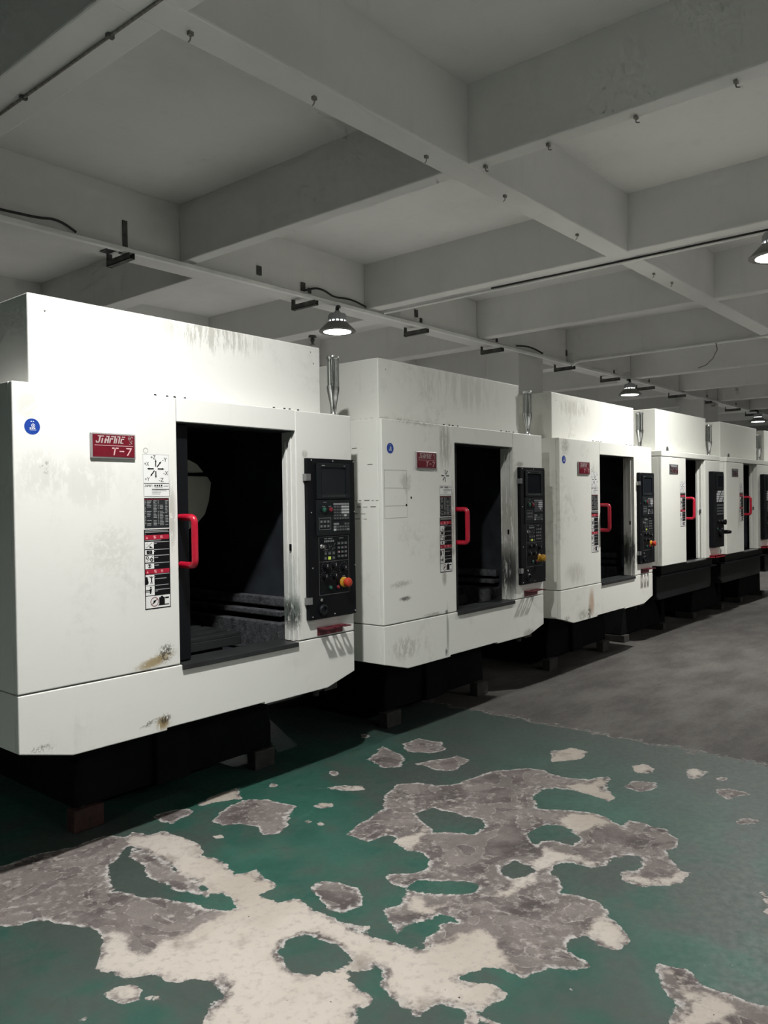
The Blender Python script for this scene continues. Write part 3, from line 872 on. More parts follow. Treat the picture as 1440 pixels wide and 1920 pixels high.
def nameplate(t):
    x0, x1, z0, z1 = 0.313, 0.518, 1.642, 1.747
    p = MB().box(x0, x1, -0.010, 0.0, z0, z1).build('nameplate', M['plate_rim'], t, bevel=0.003)
    p['label'] = 'dark red metal nameplate with raised lettering'
    MB().box(x0 + 0.007, x1 - 0.007, -0.0115, -0.009, z0 + 0.007, z1 - 0.007).build('plate_face', M['plate_red'], p)
    mb = MB()
    y = -0.0125
    logo(mb, x0 + 0.018, z1 - 0.042, 0.030, 0.137, y, 0)
    mb.rect(x0 + 0.014, x1 - 0.014, z1 - 0.0525, z1 - 0.0505, y, 1)
    # T-7
    s = 0.22

    def sh(pts):
        return [(x + s * (z - (z0 + 0.014)), z) for x, z in pts]
    zb, zt = z0 + 0.014, z0 + 0.046
    mb.poly(sh([(x0 + 0.098, zb), (x0 + 0.1035, zb), (x0 + 0.1035, zt), (x0 + 0.098, zt)]), y, 1)
    mb.poly(sh([(x0 + 0.086, zt - 0.005), (x0 + 0.116, zt - 0.005), (x0 + 0.116, zt), (x0 + 0.086, zt)]), y, 1)
    mb.rect(x0 + 0.126, x0 + 0.148, zb + 0.015, zb + 0.019, y, 1)
    mb.rect(x0 + 0.158, x0 + 0.184, zt - 0.005, zt, y, 1)
    mb.poly([(x0 + 0.160, zb), (x0 + 0.166, zb), (x0 + 0.184, zt - 0.004), (x0 + 0.178, zt - 0.004)], y, 1)
    rnd = random.Random(3)
    for k in range(26):  # worn small characters beside the logo
        xx = x0 + 0.166 + rnd.random() * 0.020
        zz = z1 - 0.045 + rnd.random() * 0.034
        mb.rect(xx, xx + 0.002 + 0.005 * rnd.random(), zz, zz + 0.0018, y, 0)
    mb.build('lettering', [M['logo_ink'], M['plate_ink']], p)


def round_sticker(t, x, z):
    mb = MB().disc(x, z, 0.031, -0.0006, 0, 28)
    y = -0.0010
    mb.ring(x + 0.004, z + 0.004, 0.0055, 0.0075, y, 1, 16).rect(x + 0.002, x + 0.006, z + 0.001, z + 0.007, y, 1)
    mb.rect(x - 0.010, x - 0.003, z - 0.009, z - 0.004, y, 1).rect(x - 0.001, x + 0.004, z - 0.009, z - 0.004, y, 1).rect(x + 0.006, x + 0.012, z - 0.009, z - 0.004, y, 1)
    mb.rect(x - 0.010, x + 0.016, z - 0.014, z - 0.012, y, 1)
    mb.rect(x - 0.006, x - 0.001, z + 0.018, z + 0.021, y, 1).rect(x + 0.002, x + 0.007, z + 0.018, z + 0.021, y, 1)
    o = mb.build('round_sticker', [M['blue'], M['white']], t)
    o['label'] = 'round blue sticker with small white print'


def axis_sticker(t, x0, x1, z0, z1, worn=False):
    y = -0.0006
    w, h = x1 - x0, z1 - z0
    mb = MB()
    if not worn:
        mb.rect(x0, x1, z0, z1, y, 0)
        mb.frame(x0, x1, z0, z1, 0.0012, y - 0.0003, 2)
    cx, cz = (x0 + x1) / 2 - 0.002, (z0 + z1) / 2
    y -= 0.0005
    r0, r1 = 0.010, 0.044
    for ang in (90, 50, 0, 270, 230, 180):
        a = math.radians(ang)
        sc_ = h / w * 0.98 if ang in (50, 230) else 1.0
        d = (math.cos(a), math.sin(a) * (1.0 if ang not in (90, 270) else h / w))
        p = (cx + d[0] * r0, cz + d[1] * r0)
        q = (cx + d[0] * (r1 - 0.012), cz + d[1] * (r1 - 0.012))
        e = (cx + d[0] * r1, cz + d[1] * r1)
        mb.line(p, q, 0.0052, y, 1)
        nx, nz = -d[1] * 0.0048, d[0] * 0.0048
        mb.poly([(q[0] - nx, q[1] - nz), e, (q[0] + nx, q[1] + nz)], y, 1)
    if not worn:
        for s, u, v in (('+Z', 0.30, 0.83), ('-Y', 0.74, 0.76), ('+X', 0.05, 0.60), ('-X', 0.78, 0.29), ('+Y', 0.06, 0.07), ('-Z', 0.60, 0.05)):
            mb.text(s, x0 + u * w, z0 + v * h, 0.017, y, 1, width=0.024)
    o = mb.build('axis_sticker', [M['white'], M['ink'], M['sgrey']], t)
    o['label'] = 'white sticker with black axis arrows'


def info_sticker(t, x0, x1, z0, z1):
    y = -0.0006
    w, h = x1 - x0, z1 - z0
    mb = MB().rect(x0, x1, z0, z1, y, 0)
    mb.frame(x0, x1, z0, z1, 0.0012, y - 0.0003, 1)
    y -= 0.0005
    logo(mb, x0 + 0.004, z1 - 0.015, 0.010, 0.036, y, 1)
    mb.rect(x0 + 0.044, x0 + 0.0448, z1 - 0.016, z1 - 0.005, y, 1)
    for k in range(4):
        mb.rect(x0 + 0.053 + k * 0.011, x0 + 0.0605 + k * 0.011, z1 - 0.013, z1 - 0.0055, y, 1)
    mb.rect(x0 + 0.054, x0 + 0.096, z1 - 0.0175, z1 - 0.0165, y, 1)
    mb.rect(x0 + 0.100, x1 - 0.006, z1 - 0.013, z1 - 0.009, y, 2)
    for k, (ln, c) in enumerate(((0.088, 1), (0.075, 2), (0.045, 2), (0.042, 2), (0.075, 1))):
        zz = z1 - 0.0265 - k * 0.0068
        if zz < z0 + 0.004:
            break
        mb.rect(x0 + 0.040, x0 + 0.040 + ln, zz, zz + 0.0026, y, c)
    mb.build('info_sticker', [M['white'], M['ink'], M['sgrey']], t)['label'] = 'white maker sticker with small black print'


def table_sticker(t, x0, x1, z0, z1):
    y = -0.0006
    mb = MB().rect(x0, x1, z0, z1, y, 0)
    y -= 0.0004
    mb.rect(x0 + 0.002, x1 - 0.002, z1 - 0.008, z1 - 0.004, y, 2)
    rnd = random.Random(5)
    n = 17
    for r in range(n):
        zz = z1 - 0.014 - r * (z1 - z0 - 0.020) / n
        for u, wd in ((0.02, 0.05), (0.10, 0.20), (0.36, 0.14), (0.54, 0.05), (0.62, 0.18), (0.84, 0.13)):
            if rnd.random() < 0.9:
                a = x0 + u * (x1 - x0)
                mb.rect(a, a + wd * (x1 - x0) * (0.6 + 0.4 * rnd.random()), zz, zz + 0.0026, y, 1)
    mb.build('parameter_sticker', [M['sdark'], M['sgrey'], M['plate_red']], t)['label'] = 'dark sticker with rows of tiny pale print'


def warning_sticker(t, x0, x1, z0, z1):
    y = -0.0006
    w = x1 - x0
    H = z1 - z0
    Z = lambda v: z1 - v * H          # v: 0 top .. 1 bottom
    X = lambda u: x0 + u * w
    mb = MB().rect(x0, x1, z0, z1, y, 0)
    a, b = y - 0.0004, y - 0.0008

    def lines(v, u0=0.38, u1=0.97, hh=0.006, c=3):
        mb.rect(X(u0), X(u1), Z(v + hh * 1.6), Z(v), a, c)
    lines(0.012, 0.04, 0.93), lines(0.030, 0.04, 0.97), lines(0.055, 0.04, 0.06)
    for v0, v1 in ((0.070, 0.127), (0.500, 0.556)):
        mb.rect(X(0.03), X(0.97), Z(v1), Z(v0), a, 2)
        mb.poly([(X(0.07), Z(v1 - 0.012)), (X(0.15), Z(v1 - 0.012)), (X(0.11), Z(v0 + 0.016))], b, 4)
        mb.text('警', X(0.36), Z(v1 - 0.010), 0.0135, b, 4, width=0.0145, bold=0.015)
        mb.text('告', X(0.62), Z(v1 - 0.010), 0.0135, b, 4, width=0.0135, bold=0.015)
    lines(0.133, 0.04, 0.66, 0.005)

    def cell(v0, v1):
        mb.rect(X(0.03), X(0.37), Z(v1), Z(v0), a, 1)
        return v0, v1
    cell(0.155, 0.243), mb.line((X(0.07), Z(0.232)), (X(0.31), Z(0.165)), 0.002, b, 0)
    mb.poly([(X(0.20), Z(0.232)), (X(0.20), Z(0.205)), (X(0.25), Z(0.212)), (X(0.33), Z(0.232))], b, 0)
    mb.frame(X(0.06), X(0.15), Z(0.192), Z(0.178), 0.001, b, 3)
    lines(0.155), lines(0.176, 0.38, 0.48)
    cell(0.255, 0.315), mb.rect(X(0.09), X(0.30), Z(0.308), Z(0.262), b, 0), mb.ring(X(0.20), Z(0.285), 0.004, 0.0048, b - 0.0003, 3, 12)
    lines(0.250), lines(0.274, 0.38, 0.41)
    cell(0.325, 0.412), mb.line((X(0.07), Z(0.405)), (X(0.33), Z(0.335)), 0.002, b, 0)
    mb.ring(X(0.11), Z(0.352), 0.004, 0.0075, b, 0, 14), mb.ring(X(0.28), Z(0.382), 0.0035, 0.0080, b, 0, 14)
    lines(0.325), lines(0.350, 0.38, 0.53)
    cell(0.425, 0.492), mb.ring(X(0.19), Z(0.458), 0.0075, 0.0090, b, 0, 18)
    mb.poly([(X(0.14), Z(0.440)), (X(0.25), Z(0.440)), (X(0.21), Z(0.458)), (X(0.24), Z(0.476)), (X(0.15), Z(0.476)), (X(0.18), Z(0.458))], b, 0)
    lines(0.418), lines(0.447, 0.38, 0.56)
    cell(0.566, 0.700)
    mb.poly([(X(0.03), Z(0.690)), (X(0.03), Z(0.592)), (X(0.10), Z(0.592)), (X(0.15), Z(0.670)), (X(0.09), Z(0.690))], b, 0)
    mb.line((X(0.22), Z(0.680)), (X(0.25), Z(0.640)), 0.003, b, 0).line((X(0.28), Z(0.680)), (X(0.26), Z(0.640)), 0.003, b, 0).line((X(0.255), Z(0.645)), (X(0.255), Z(0.605)), 0.006, b, 0)
    mb.line((X(0.25), Z(0.612)), (X(0.18), Z(0.585)), 0.003, b, 0).line((X(0.26), Z(0.612)), (X(0.33), Z(0.588)), 0.003, b, 0).disc(X(0.25), Z(0.594), 0.003, b, 0, 10)
    lines(0.560), lines(0.585, 0.40, 0.42), lines(0.617, 0.40, 0.84)
    cell(0.705, 0.825)
    mb.rect(X(0.03), X(0.24), Z(0.768), Z(0.757), b, 0).rect(X(0.03), X(0.20), Z(0.785), Z(0.777), b, 0)
    mb.poly([(X(0.19), Z(0.805)), (X(0.17), Z(0.745)), (X(0.27), Z(0.740)), (X(0.23), Z(0.805))], b, 0).disc(X(0.22), Z(0.727), 0.004, b, 0, 10)
    lines(0.700, 0.40, 0.92), lines(0.755, 0.40, 0.97), lines(0.772, 0.40, 0.50)
    mb.rect(X(0.03), X(0.97), Z(0.985), Z(0.835), a, 1)
    mb.ring(X(0.36), Z(0.910), 0.0175, 0.0205, b, 5, 24).line((X(0.24), Z(0.945)), (X(0.48), Z(0.875)), 0.003, b, 5)
    mb.poly([(X(0.30), Z(0.940)), (X(0.32), Z(0.895)), (X(0.45), Z(0.885)), (X(0.38), Z(0.920))], b, 0)
    mb.rect(X(0.54), X(0.76), Z(0.950), Z(0.860), b, 0).rect(X(0.60), X(0.70), Z(0.862), Z(0.845), b, 0).rect(X(0.78), X(0.93), Z(0.882), Z(0.862), b, 0).rect(X(0.50), X(0.93), Z(0.962), Z(0.950), b, 0)
    mb.build('warning_sticker', [M['ink'], M['white'], M['sred'], M['sgrey'], M['spink'], M['plate_red']], t)['label'] = 'black warning sticker with red bands and white pictograms'


def knob(parent, x, z, r, y, name='knob'):
    mb = MB().lathe([(r * 1.15, 0), (r * 1.15, 0.003), (r, 0.004), (r * 0.9, 0.016), (0, 0.017)], (x, y, z), 'y', 16, 0)
    mb.rect(x - 0.001, x + 0.0016, z, z + r * 0.9, y - 0.0176, 1)
    return mb.build(name, [M['black'], M['white']], parent, smooth=True)


def button(parent, x, z, r, y, m, name='push_button'):
    mb = MB().lathe([(r * 1.35, 0), (r * 1.35, 0.005), (r * 1.05, 0.006)], (x, y, z), 'y', 18, 1)
    mb.lathe([(r, 0.004), (r, 0.011), (r * 0.8, 0.013), (0, 0.0135)], (x, y, z), 'y', 18, 0)
    return mb.build(name, [m, M['bezel']], parent, smooth=True)


def screw(parent, x, z, y, r=0.0045):
    return MB().lathe([(r, 0), (r, 0.002), (r * 0.5, 0.0034), (0, 0.0036)], (x, y, z), 'y', 10).build('screw', M['chrome'], parent, smooth=True)


def control_panel(t, stop=('red', 1.778)):
    x0, x1, z0, z1 = 1.513, 1.872, 0.834, 1.679
    Y = -0.026
    p = MB().box(x0, x1, Y, 0.0, z0, z1).build('control_panel', M['satin'], t, bevel=0.003)
    p['label'] = 'tall black control panel with screen, keys and knobs'
    # screen housing
    fr = MB()
    fr.box(1.572, 1.826, Y - 0.008, Y, 1.466, 1.490)
    fr.box(1.572, 1.826, Y - 0.008, Y, 1.632, 1.655)
    fr.box(1.572, 1.606, Y - 0.008, Y, 1.490, 1.632)
    fr.box(1.798, 1.826, Y - 0.008, Y, 1.490, 1.632)
    fr.rect(1.610, 1.634, 1.640, 1.645, Y - 0.0085, 1).rect(1.778, 1.790, 1.640, 1.645, Y - 0.0085, 1)
    for k in range(9):
        fr.rect(1.612 + k * 0.020, 1.626 + k * 0.020, 1.480, 1.482, Y - 0.0085, 1)
    fr.build('screen_bezel', [M['bezel'], M['outline']], p, bevel=0.0015)
    MB().box(1.606, 1.798, Y - 0.003, Y, 1.490, 1.632).build('screen', M['screen'], p)
    # keyboard plate
    MB().box(1.568, 1.824, Y - 0.005, Y, 1.272, 1.460).build('keyboard_plate', M['bezel'], p, bevel=0.0015)
    y = Y - 0.005
    button(p, 1.620, 1.408, 0.013, y, M['green'])
    button(p, 1.670, 1.408, 0.013, y, M['rbutton'])
    pr = MB()
    pr.frame(1.587, 1.676, 1.304, 1.366, 0.0018, y - 0.0003, 0)
    pr.rect(1.620, 1.645, 1.446, 1.449, y - 0.0003, 0).rect(1.612, 1.634, 1.425, 1.428, y - 0.0003, 0).rect(1.660, 1.680, 1.425, 1.428, y - 0.0003, 0)
    pr.build('keyboard_print', M['outline'], p)
    kb = MB()
    pitch = 0.0205
    rows = ['bbbbbb', 'ddd999', 'ddd999', 'ddd999', 'ddddwd', 'dddddd', '......', 'bb..dd', 'bddddd', 'wddddb']
    for r, s in enumerate(rows):
        for c, ch in enumerate(s):
            if ch == '.':
                continue
            xx, zz = 1.706 + (c - 0.5) * pitch + 0.001, 1.438 - r * 0.0153
            mi = {'b': 1, 'd': 2, '9': 0, 'w': 0}[ch]
            kb.box(xx, xx + 0.0165, y - 0.004, y, zz - 0.0055, zz + 0.0055, mi)
            if ch == 'd':
                kb.rect(xx + 0.005, xx + 0.010, zz - 0.002, zz + 0.002, y - 0.0043, 1)
    for c in range(3):
        for r in range(2):
            xx, zz = 1.602 + c * 0.026, 1.346 - r * 0.024
            kb.box(xx - 0.009, xx + 0.009, y - 0.003, y, zz - 0.008, zz + 0.008, 2)
            kb.rect(xx - 0.006, xx + 0.005, zz - 0.004, zz + 0.004, y - 0.0033, 1)
    kb.build('keypad', [M['key'], mat('key_mid', (0.20, 0.205, 0.21), 0.5), M['keyd']], p)
    # operation field
    y = Y
    pr = MB()
    pr.frame(1.587, 1.816, 0.957, 1.266, 0.0016, y - 0.0004, 0)
    pr.rect(1.588, 1.815, 1.133, 1.1344, y - 0.0004, 0)
    for k in range(6):
        pr.rect(1.628 + k * 0.013, 1.638 + k * 0.013, 1.236, 1.246, y - 0.0004, 0)
    pr.rect(1.628, 1.650, 1.253, 1.257, y - 0.0004, 0).rect(1.656, 1.690, 1.253, 1.257, y - 0.0004, 0).rect(1.742, 1.775, 1.252, 1.256, y - 0.0004, 0)
    rnd = random.Random(11)
    for k in range(40):
        xx, zz = 1.622 + 0.085 * rnd.random(), 1.185 + 0.042 * rnd.random()
        pr.rect(xx, xx + 0.006, zz, zz + 0.0016, y - 0.0004, 0)
    for (kx, kz, kr) in ((1.634, 1.106, 0.024), (1.699, 1.108, 0.022), (1.775, 1.090, 0.030), (1.626, 1.052, 0.024), (1.700, 1.052, 0.024)):
        for a in range(-130, 131, 24):
            q = math.radians(90 - a)
            pr.line((kx + kr * math.cos(q), kz + kr * math.sin(q)), (kx + (kr + 0.006) * math.cos(q), kz + (kr + 0.006) * math.sin(q)), 0.0015, y - 0.0004, 0)
    pr.rect(1.765, 1.785, 1.046, 1.049, y - 0.0004, 0)
    pr.build('panel_print', M['outline'], p)
    kb = MB()
    for r in range(4):
        for c in range(3):
            xx, zz = 1.737 + c * 0.027, 1.226 - r * 0.023
            kb.box(xx - 0.009, xx + 0.009, y - 0.004, y, zz - 0.007, zz + 0.007, 0)
            kb.rect(xx - 0.005, xx + 0.004, zz - 0.003, zz + 0.003, y - 0.0043, 2 if (r, c) == (2, 0) else 1)
    kb.build('function_keys', [M['keyd'], M['outline'], M['spink']], p)
    kb = MB()
    for r in range(2):
        for c in range(3):
            xx, zz = 1.634 + c * 0.031, 1.176 - r * 0.025
            kb.box(xx - 0.009, xx + 0.009, y - 0.004, y, zz - 0.008, zz + 0.008, 3 if (r, c) == (1, 1) else 0)
            kb.rect(xx - 0.004, xx + 0.004, zz - 0.003, zz + 0.003, y - 0.0043, 3 if (r, c) == (1, 1) else 1)
    kb.build('mode_keys', [M['keyd'], M['outline'], M['spink'], M['lit']], p)
    MB().lathe([(0.012, 0), (0.012, 0.004), (0.006, 0.006), (0.006, 0.018), (0.009, 0.020), (0.0, 0.022)], (1.605, y, 1.215), 'y', 12).build('key_switch', M['chrome'], p, smooth=True)
    for (kx, kz) in ((1.634, 1.106), (1.699, 1.108), (1.775, 1.090), (1.626, 1.052), (1.700, 1.052)):
        knob(p, kx, kz, 0.0145, y)
    button(p, 1.666, 0.993, 0.010, y, M['green'])
    button(p, 1.724, 0.991, 0.010, y, M['rbutton'])
    es = MB().lathe([(0.029, 0), (0.029, 0.006), (0.022, 0.012), (0.017, 0.014)], (1.772, y, 1.014), 'y', 24, 1)
    es.lathe([(0.015, 0.010), (0.016, 0.022), (0.025, 0.026), (0.0265, 0.036), (0.022, 0.046), (0.012, 0.050), (0, 0.051)], (1.772, y, 1.014), 'y', 24, 0)
    es.build('emergency_stop', [M['estop'] if stop == 'red' else M['yellow'], M['yellow']], p, smooth=True)['label'] = 'mushroom emergency stop button'
    # lower left: lock and port cover
    MB().lathe([(0.009, 0), (0.009, 0.006), (0, 0.008)], (1.598, y, 0.934), 'y', 14).build('panel_lock', M['chrome'], p, smooth=True)
    pc = MB().lathe([(0.030, 0), (0.030, 0.008), (0.024, 0.014), (0.018, 0.014), (0.016, 0.006), (0, 0.006)], (1.611, y, 0.880), 'y', 20)
    pc.build('port_cover', M['bezel'], p, smooth=True)
    for zz in (1.579, 0.935):
        MB().box(1.500, 1.532, Y - 0.006, -0.002, zz - 0.018, zz + 0.018).build('hinge', M['zinc'], p, bevel=0.002)
    for (sx, sz_) in ((1.540, 1.668), (1.70, 1.668), (1.862, 1.668), (1.535, 1.395), (1.866, 1.395), (1.540, 1.105), (1.866, 1.10), (1.535, 0.85), (1.70, 0.85), (1.862, 0.85)):
        screw(p, sx, sz_, Y)
    return p


def handle(parent, x, z0, z1, ybase, yout, r=0.0155):
    pts = bent([(x, ybase, z1 - 0.012), (x, yout, z1 - 0.012), (x, yout, z0 + 0.012), (x, ybase, z0 + 0.012)], 0.028, 6)
    o = MB().tube(pts, r, 14).build('handle', M['red'], parent, smooth=True)
    o['label'] = 'bright red door handle'
    return o


def beacon(t, x, y, z, hgt=0.343):
    b = MB().lathe([(0.048, 0), (0.048, 0.008), (0.020, 0.012), (0.016, 0.02), (0.018, 0.06), (0.026, 0.10), (0.034, 0.14), (0.037, 0.165), (0.037, 0.172), (0.0, 0.172)], (x, y, z), n=20).build('signal_tower', M['chrome'], t, smooth=True)
    b['label'] = 'chrome signal light with a clear tube'
    MB().lathe([(0.034, 0.172), (0.034, hgt - 0.02)], (x, y, z), n=20).build('clear_tube', M['acrylic'], b, smooth=True)
    rods = MB().lathe([(0.012, 0.172), (0.012, hgt - 0.02)], (x, y, z), n=10)
    for k in range(3):
        a = 2 * math.pi * k / 3 + 0.5
        rods.lathe([(0.004, 0.172), (0.004, hgt - 0.02)], (x + 0.024 * math.cos(a), y + 0.024 * math.sin(a), z), n=6)
    rods.build('tower_rods', M['chrome'], b, smooth=True)
    MB().lathe([(0.036, hgt - 0.022), (0.038, hgt - 0.016), (0.034, hgt - 0.004), (0.018, hgt), (0, hgt)], (x, y, z), n=20).build('tower_cap', M['chrome'], b, smooth=True)


def tool_shelf(t, x0, x1, z, depth=0.070, m=None):
    """three-pronged plate: an oval hole in every prong, two keyhole gaps open to the front; hung on a flange"""
    w = x1 - x0
    m = m or M['shelf']
    gaps = [x0 + w * q for q in (0.355, 0.69)]
    holes = [x0 + w * q for q in (0.17, 0.52, 0.87)]
    rg, yg, sl, rh, yh = 0.0165, -depth * 0.42, 0.0085, 0.0105, -depth * 0.60

    def hg(y):
        q = 1 - ((y - yg) / (rg * 1.1)) ** 2
        return max(rg * math.sqrt(q) if q > 0 else 0.0, sl if y < yg else 0.0)

    def hh(y):
        q = 1 - ((y - yh) / (rh * 1.2)) ** 2
        return rh * math.sqrt(q) if q > 0 else 0.0
    ys = [0.0, -depth] + [yg + rg * 1.1 * math.cos(a * math.pi / 8) for a in range(0, 8)] + [yh + rh * 1.2 * math.cos(a * math.pi / 6) for a in range(0, 7)]
    ys = sorted(set(round(v, 4) for v in ys if -depth <= v <= 0), reverse=True)
    mids = sorted([(c_, hg) for c_ in gaps] + [(c_, hh) for c_ in holes], key=lambda q: q[0])
    mb = MB()
    for ya, yb in zip(ys[:-1], ys[1:]):
        ea = [x0] + [v for c_, f in mids for v in (c_ - f(ya), c_ + f(ya))] + [x1]
        eb = [x0] + [v for c_, f in mids for v in (c_ - f(yb), c_ + f(yb))] + [x1]
        for k in range(0, len(ea), 2):
            mb.prism_z([(ea[k], ya), (eb[k], yb), (eb[k + 1], yb), (ea[k + 1], ya)], z - 0.005, z)
    o = mb.build('tool_shelf', m, t)
    o['label'] = 'small dark red three-pronged tool shelf'
    MB().box(x0, x1, -0.004, 0.0, z - 0.043, z - 0.005).build('shelf_flange', m, o)
    return o


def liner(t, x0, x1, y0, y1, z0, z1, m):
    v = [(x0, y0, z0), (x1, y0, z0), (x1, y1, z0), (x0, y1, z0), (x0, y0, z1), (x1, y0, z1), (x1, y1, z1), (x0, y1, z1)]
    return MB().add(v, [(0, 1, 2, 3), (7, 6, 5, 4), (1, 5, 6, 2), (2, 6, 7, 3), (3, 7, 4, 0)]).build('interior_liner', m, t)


# ------------------------------------------------------------------ the three older machines
def make_machine(loc, rz, paint, label, side_paint=None, stop='red', worn_axis=False, ghost=False):
    t = empty('machining_center', loc, rz)
    tag(t, label, 'machine', 'white machining centers in a row')
    W, lz, uz, sz, bz, cz, oz = 1.879, 1.924, 2.303, 0.732, 0.509, 0.454, 1.818
    hl, hr, D = 0.734, 1.456, 1.70
    P = paint
    g = 0.0025
    MB().box(0, hl - g, 0, 0.03, sz + g, lz).build('left_front_panel', P, t, bevel=0.005)
    MB().box(hl, hr - g, 0, 0.03, oz, lz).build('header_panel', P, t, bevel=0.003)
    MB().box(hr, W, 0, 0.03, sz + g, lz).build('right_front_panel', P, t, bevel=0.005)
    MB().prism([(0, bz), (0.218, cz), (0.657, cz), (0.657, cz + 0.010), (1.222, cz + 0.010), (1.222, cz), (1.665, cz), (W, bz), (W, sz - g), (0, sz - g)], 0, 0.03).build('lower_front_panel', P, t, bevel=0.004)
    for nm, xa, xb in (('left_side_panel', 0, 0.025), ('right_side_panel', W - 0.025, W)):
        MB().box(xa, xb, 0.03, D, sz + g, lz).build(nm, P, t, bevel=0.003)
        MB().box(xa, xb, 0.03, D, bz, sz - g).build(nm.replace('panel', 'skirt'), P, t, bevel=0.003)
    MB().box(0.025, W - 0.025, 0.03, D, lz - 0.02, lz - 0.001).build('roof_panel', P, t)
    MB().box(0.025, W - 0.025, D - 0.02, D, bz, lz - 0.02).build('rear_panel', P, t)
    MB().box(0.025, W - 0.025, 0.03, D - 0.02, bz + 0.004, bz + 0.016).build('floor_pan', M['black'], t)
    up = MB().box(0.129, 1.773, 0.129, 1.45, lz, uz).build('upper_cover', P, t, bevel=0.006)
    for k, (bx_, bz_) in enumerate(((0.20, 2.24), (1.72, 2.21), (1.70, 2.27))):
        screw(up, bx_, bz_, 0.129, 0.004)
    for bx_ in (0.635, 0.696, 0.735, 0.791, 1.325, 1.397, 1.433, 1.492):
        MB().lathe([(0.006, 0), (0.006, 0.006), (0.003, 0.008), (0, 0.008)], (bx_, 0.015, lz), n=8).build('bolt', M['black'], t, smooth=True)
    # opening: jamb, track, sill, sliding door pushed open behind the left panel
    jb = MB().box(hr, hr + 0.02, 0.03, 0.105, sz, oz)
    jb.box(hr - 0.010, hr, 0.028, 0.046, sz, oz - 0.03)
    jb.box(hr - 0.006, hr, 0.066, 0.084, sz, oz - 0.05)
    jb.build('door_jamb', P, t, bevel=0.002)
    MB().box(hr - 0.016, hr - 0.010, 0.030, 0.042, 1.20, 1.235).build('latch_plate', M['black'], t)
    MB().box(hl, hr, 0.031, 0.15, oz - 0.004, oz + 0.05).build('door_track', M['steel'], t)
    MB().box(hl + 0.006, hr - 0.008, -0.012, 0.15, sz - 0.024, sz - 0.001).build('sill', M['steel'], t, bevel=0.002)
    door = MB().box(0.60, 0.826, 0.050, 0.085, sz + 0.004, oz - 0.006).build('sliding_door', M['black'], t, bevel=0.004)
    handle(door, 0.774, 1.163, 1.402, 0.050, -0.062)
    MB().box(0.75, 0.80, 0.044, 0.050, 1.37, 1.41).build('handle_foot', M['black'], door)
    MB().box(0.75, 0.80, 0.044, 0.050, 1.155, 1.195).build('handle_foot', M['black'], door)
    # inside
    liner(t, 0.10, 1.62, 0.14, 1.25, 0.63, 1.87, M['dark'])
    bed = MB().box(1.50, 1.615, 0.20, 1.1, 0.64, 0.80)
    bed.box(1.53, 1.615, 0.22, 1.1, 0.83, 0.86)
    bed.box(1.56, 1.615, 0.22, 1.1, 0.88, 0.93)
    bed.build('bed_casting', M['cast'], t, bevel=0.006)
    tb = MB().box(0.42, 1.36, 0.34, 0.78, 0.70, 0.745)
    for k in range(4):
        tb.box(0.42, 1.36, 0.345 + k * 0.115, 0.42 + k * 0.115, 0.745, 0.765)
    tb.build('work_table', M['steel'], t, bevel=0.003)
    MB().box(0.50, 1.28, 0.40, 1.0, 0.63, 0.70).build('saddle', M['black'], t)
    MB().prism([(0.95, 1.33), (1.20, 1.30), (1.273, 1.332), (1.335, 1.389), (1.365, 1.463), (1.382, 1.566), (1.357, 1.601), (0.95, 1.603)], 0.60, 0.95).build('spindle_cover', M['cream'], t, bevel=0.008)
    MB().prism([(0.95, 1.622), (1.333, 1.622), (1.287, 1.667), (1.235, 1.689), (0.95, 1.70)], 0.60, 0.95).build('spindle_cap', M['cream'], t, bevel=0.006)
    MB().lathe([(0.02, -0.16), (0.045, -0.12), (0.07, -0.05), (0.08, 0.0)], (1.08, 0.78, 1.32), n=20).build('spindle_nose', M['steel'], t, smooth=True)
    MB().box(0.85, 1.30, 0.95, 1.20, 0.70, 1.80).build('column_casting', M['dark'], t, bevel=0.01)
    # panel, prints, fittings
    control_panel(t, stop)
    nameplate(t)
    round_sticker(t, 0.076, 1.755)
    axis_sticker(t, 0.557, 0.688, 1.542, 1.667, worn_axis)
    info_sticker(t, 0.559, 0.688, 1.484, 1.541)
    table_sticker(t, 0.560, 0.685, 1.347, 1.478)
    warning_sticker(t, 0.556, 0.685, 0.996, 1.342)
    if ghost:
        mb = MB().frame(0.017, 0.228, 1.350, 1.630, 0.0022, -0.0006, 0)
        mb.rect(0.018, 0.226, 1.524, 1.526, -0.0006).rect(0.018, 0.226, 1.420, 1.422, -0.0006)
        mb.build('glue_residue', mat('glue_residue', (0.36, 0.35, 0.31), 0.7), t)
        mk = MB()
        rnd = random.Random(4)
        for zz, ya, yb in ((1.452, 0.03, 0.20), (1.415, 0.05, 0.22), (1.375, 0.13, 0.22), (1.345, 0.12, 0.22), (1.66, 0.07, 0.12), (1.76, 0.19, 0.21)):
            yy = ya
            while yy < yb:
                ln = 0.012 + 0.03 * rnd.random()
                h = 0.003 + 0.004 * rnd.random()
                mk.add([(-0.0006, yy + ln, zz), (-0.0006, yy, zz), (-0.0006, yy, zz + h), (-0.0006, yy + ln, zz + h)], [(0, 1, 2, 3)])
                yy += ln + 0.008 + 0.02 * rnd.random()
        mk.build('faded_marks', mat('faded_marks', (0.20, 0.19, 0.16), 0.7), t)['label'] = 'faded hand-written marks on the left side'
        for (gx, gz) in ((0.222, 1.424), (0.268, 1.468)):
            MB().disc(gx, gz, 0.008, -0.0008, 0, 8).build('glue_spot', M['ink'], t)
    else:
        MB().ring(0.572, 1.682, 0.010, 0.0125, -0.0006).build('glue_ring', mat('glue_residue', (0.36, 0.35, 0.31), 0.7), t)
    beacon(t, 1.846, 0.10, lz)
    tool_shelf(t, 1.592, 1.782, 0.785)
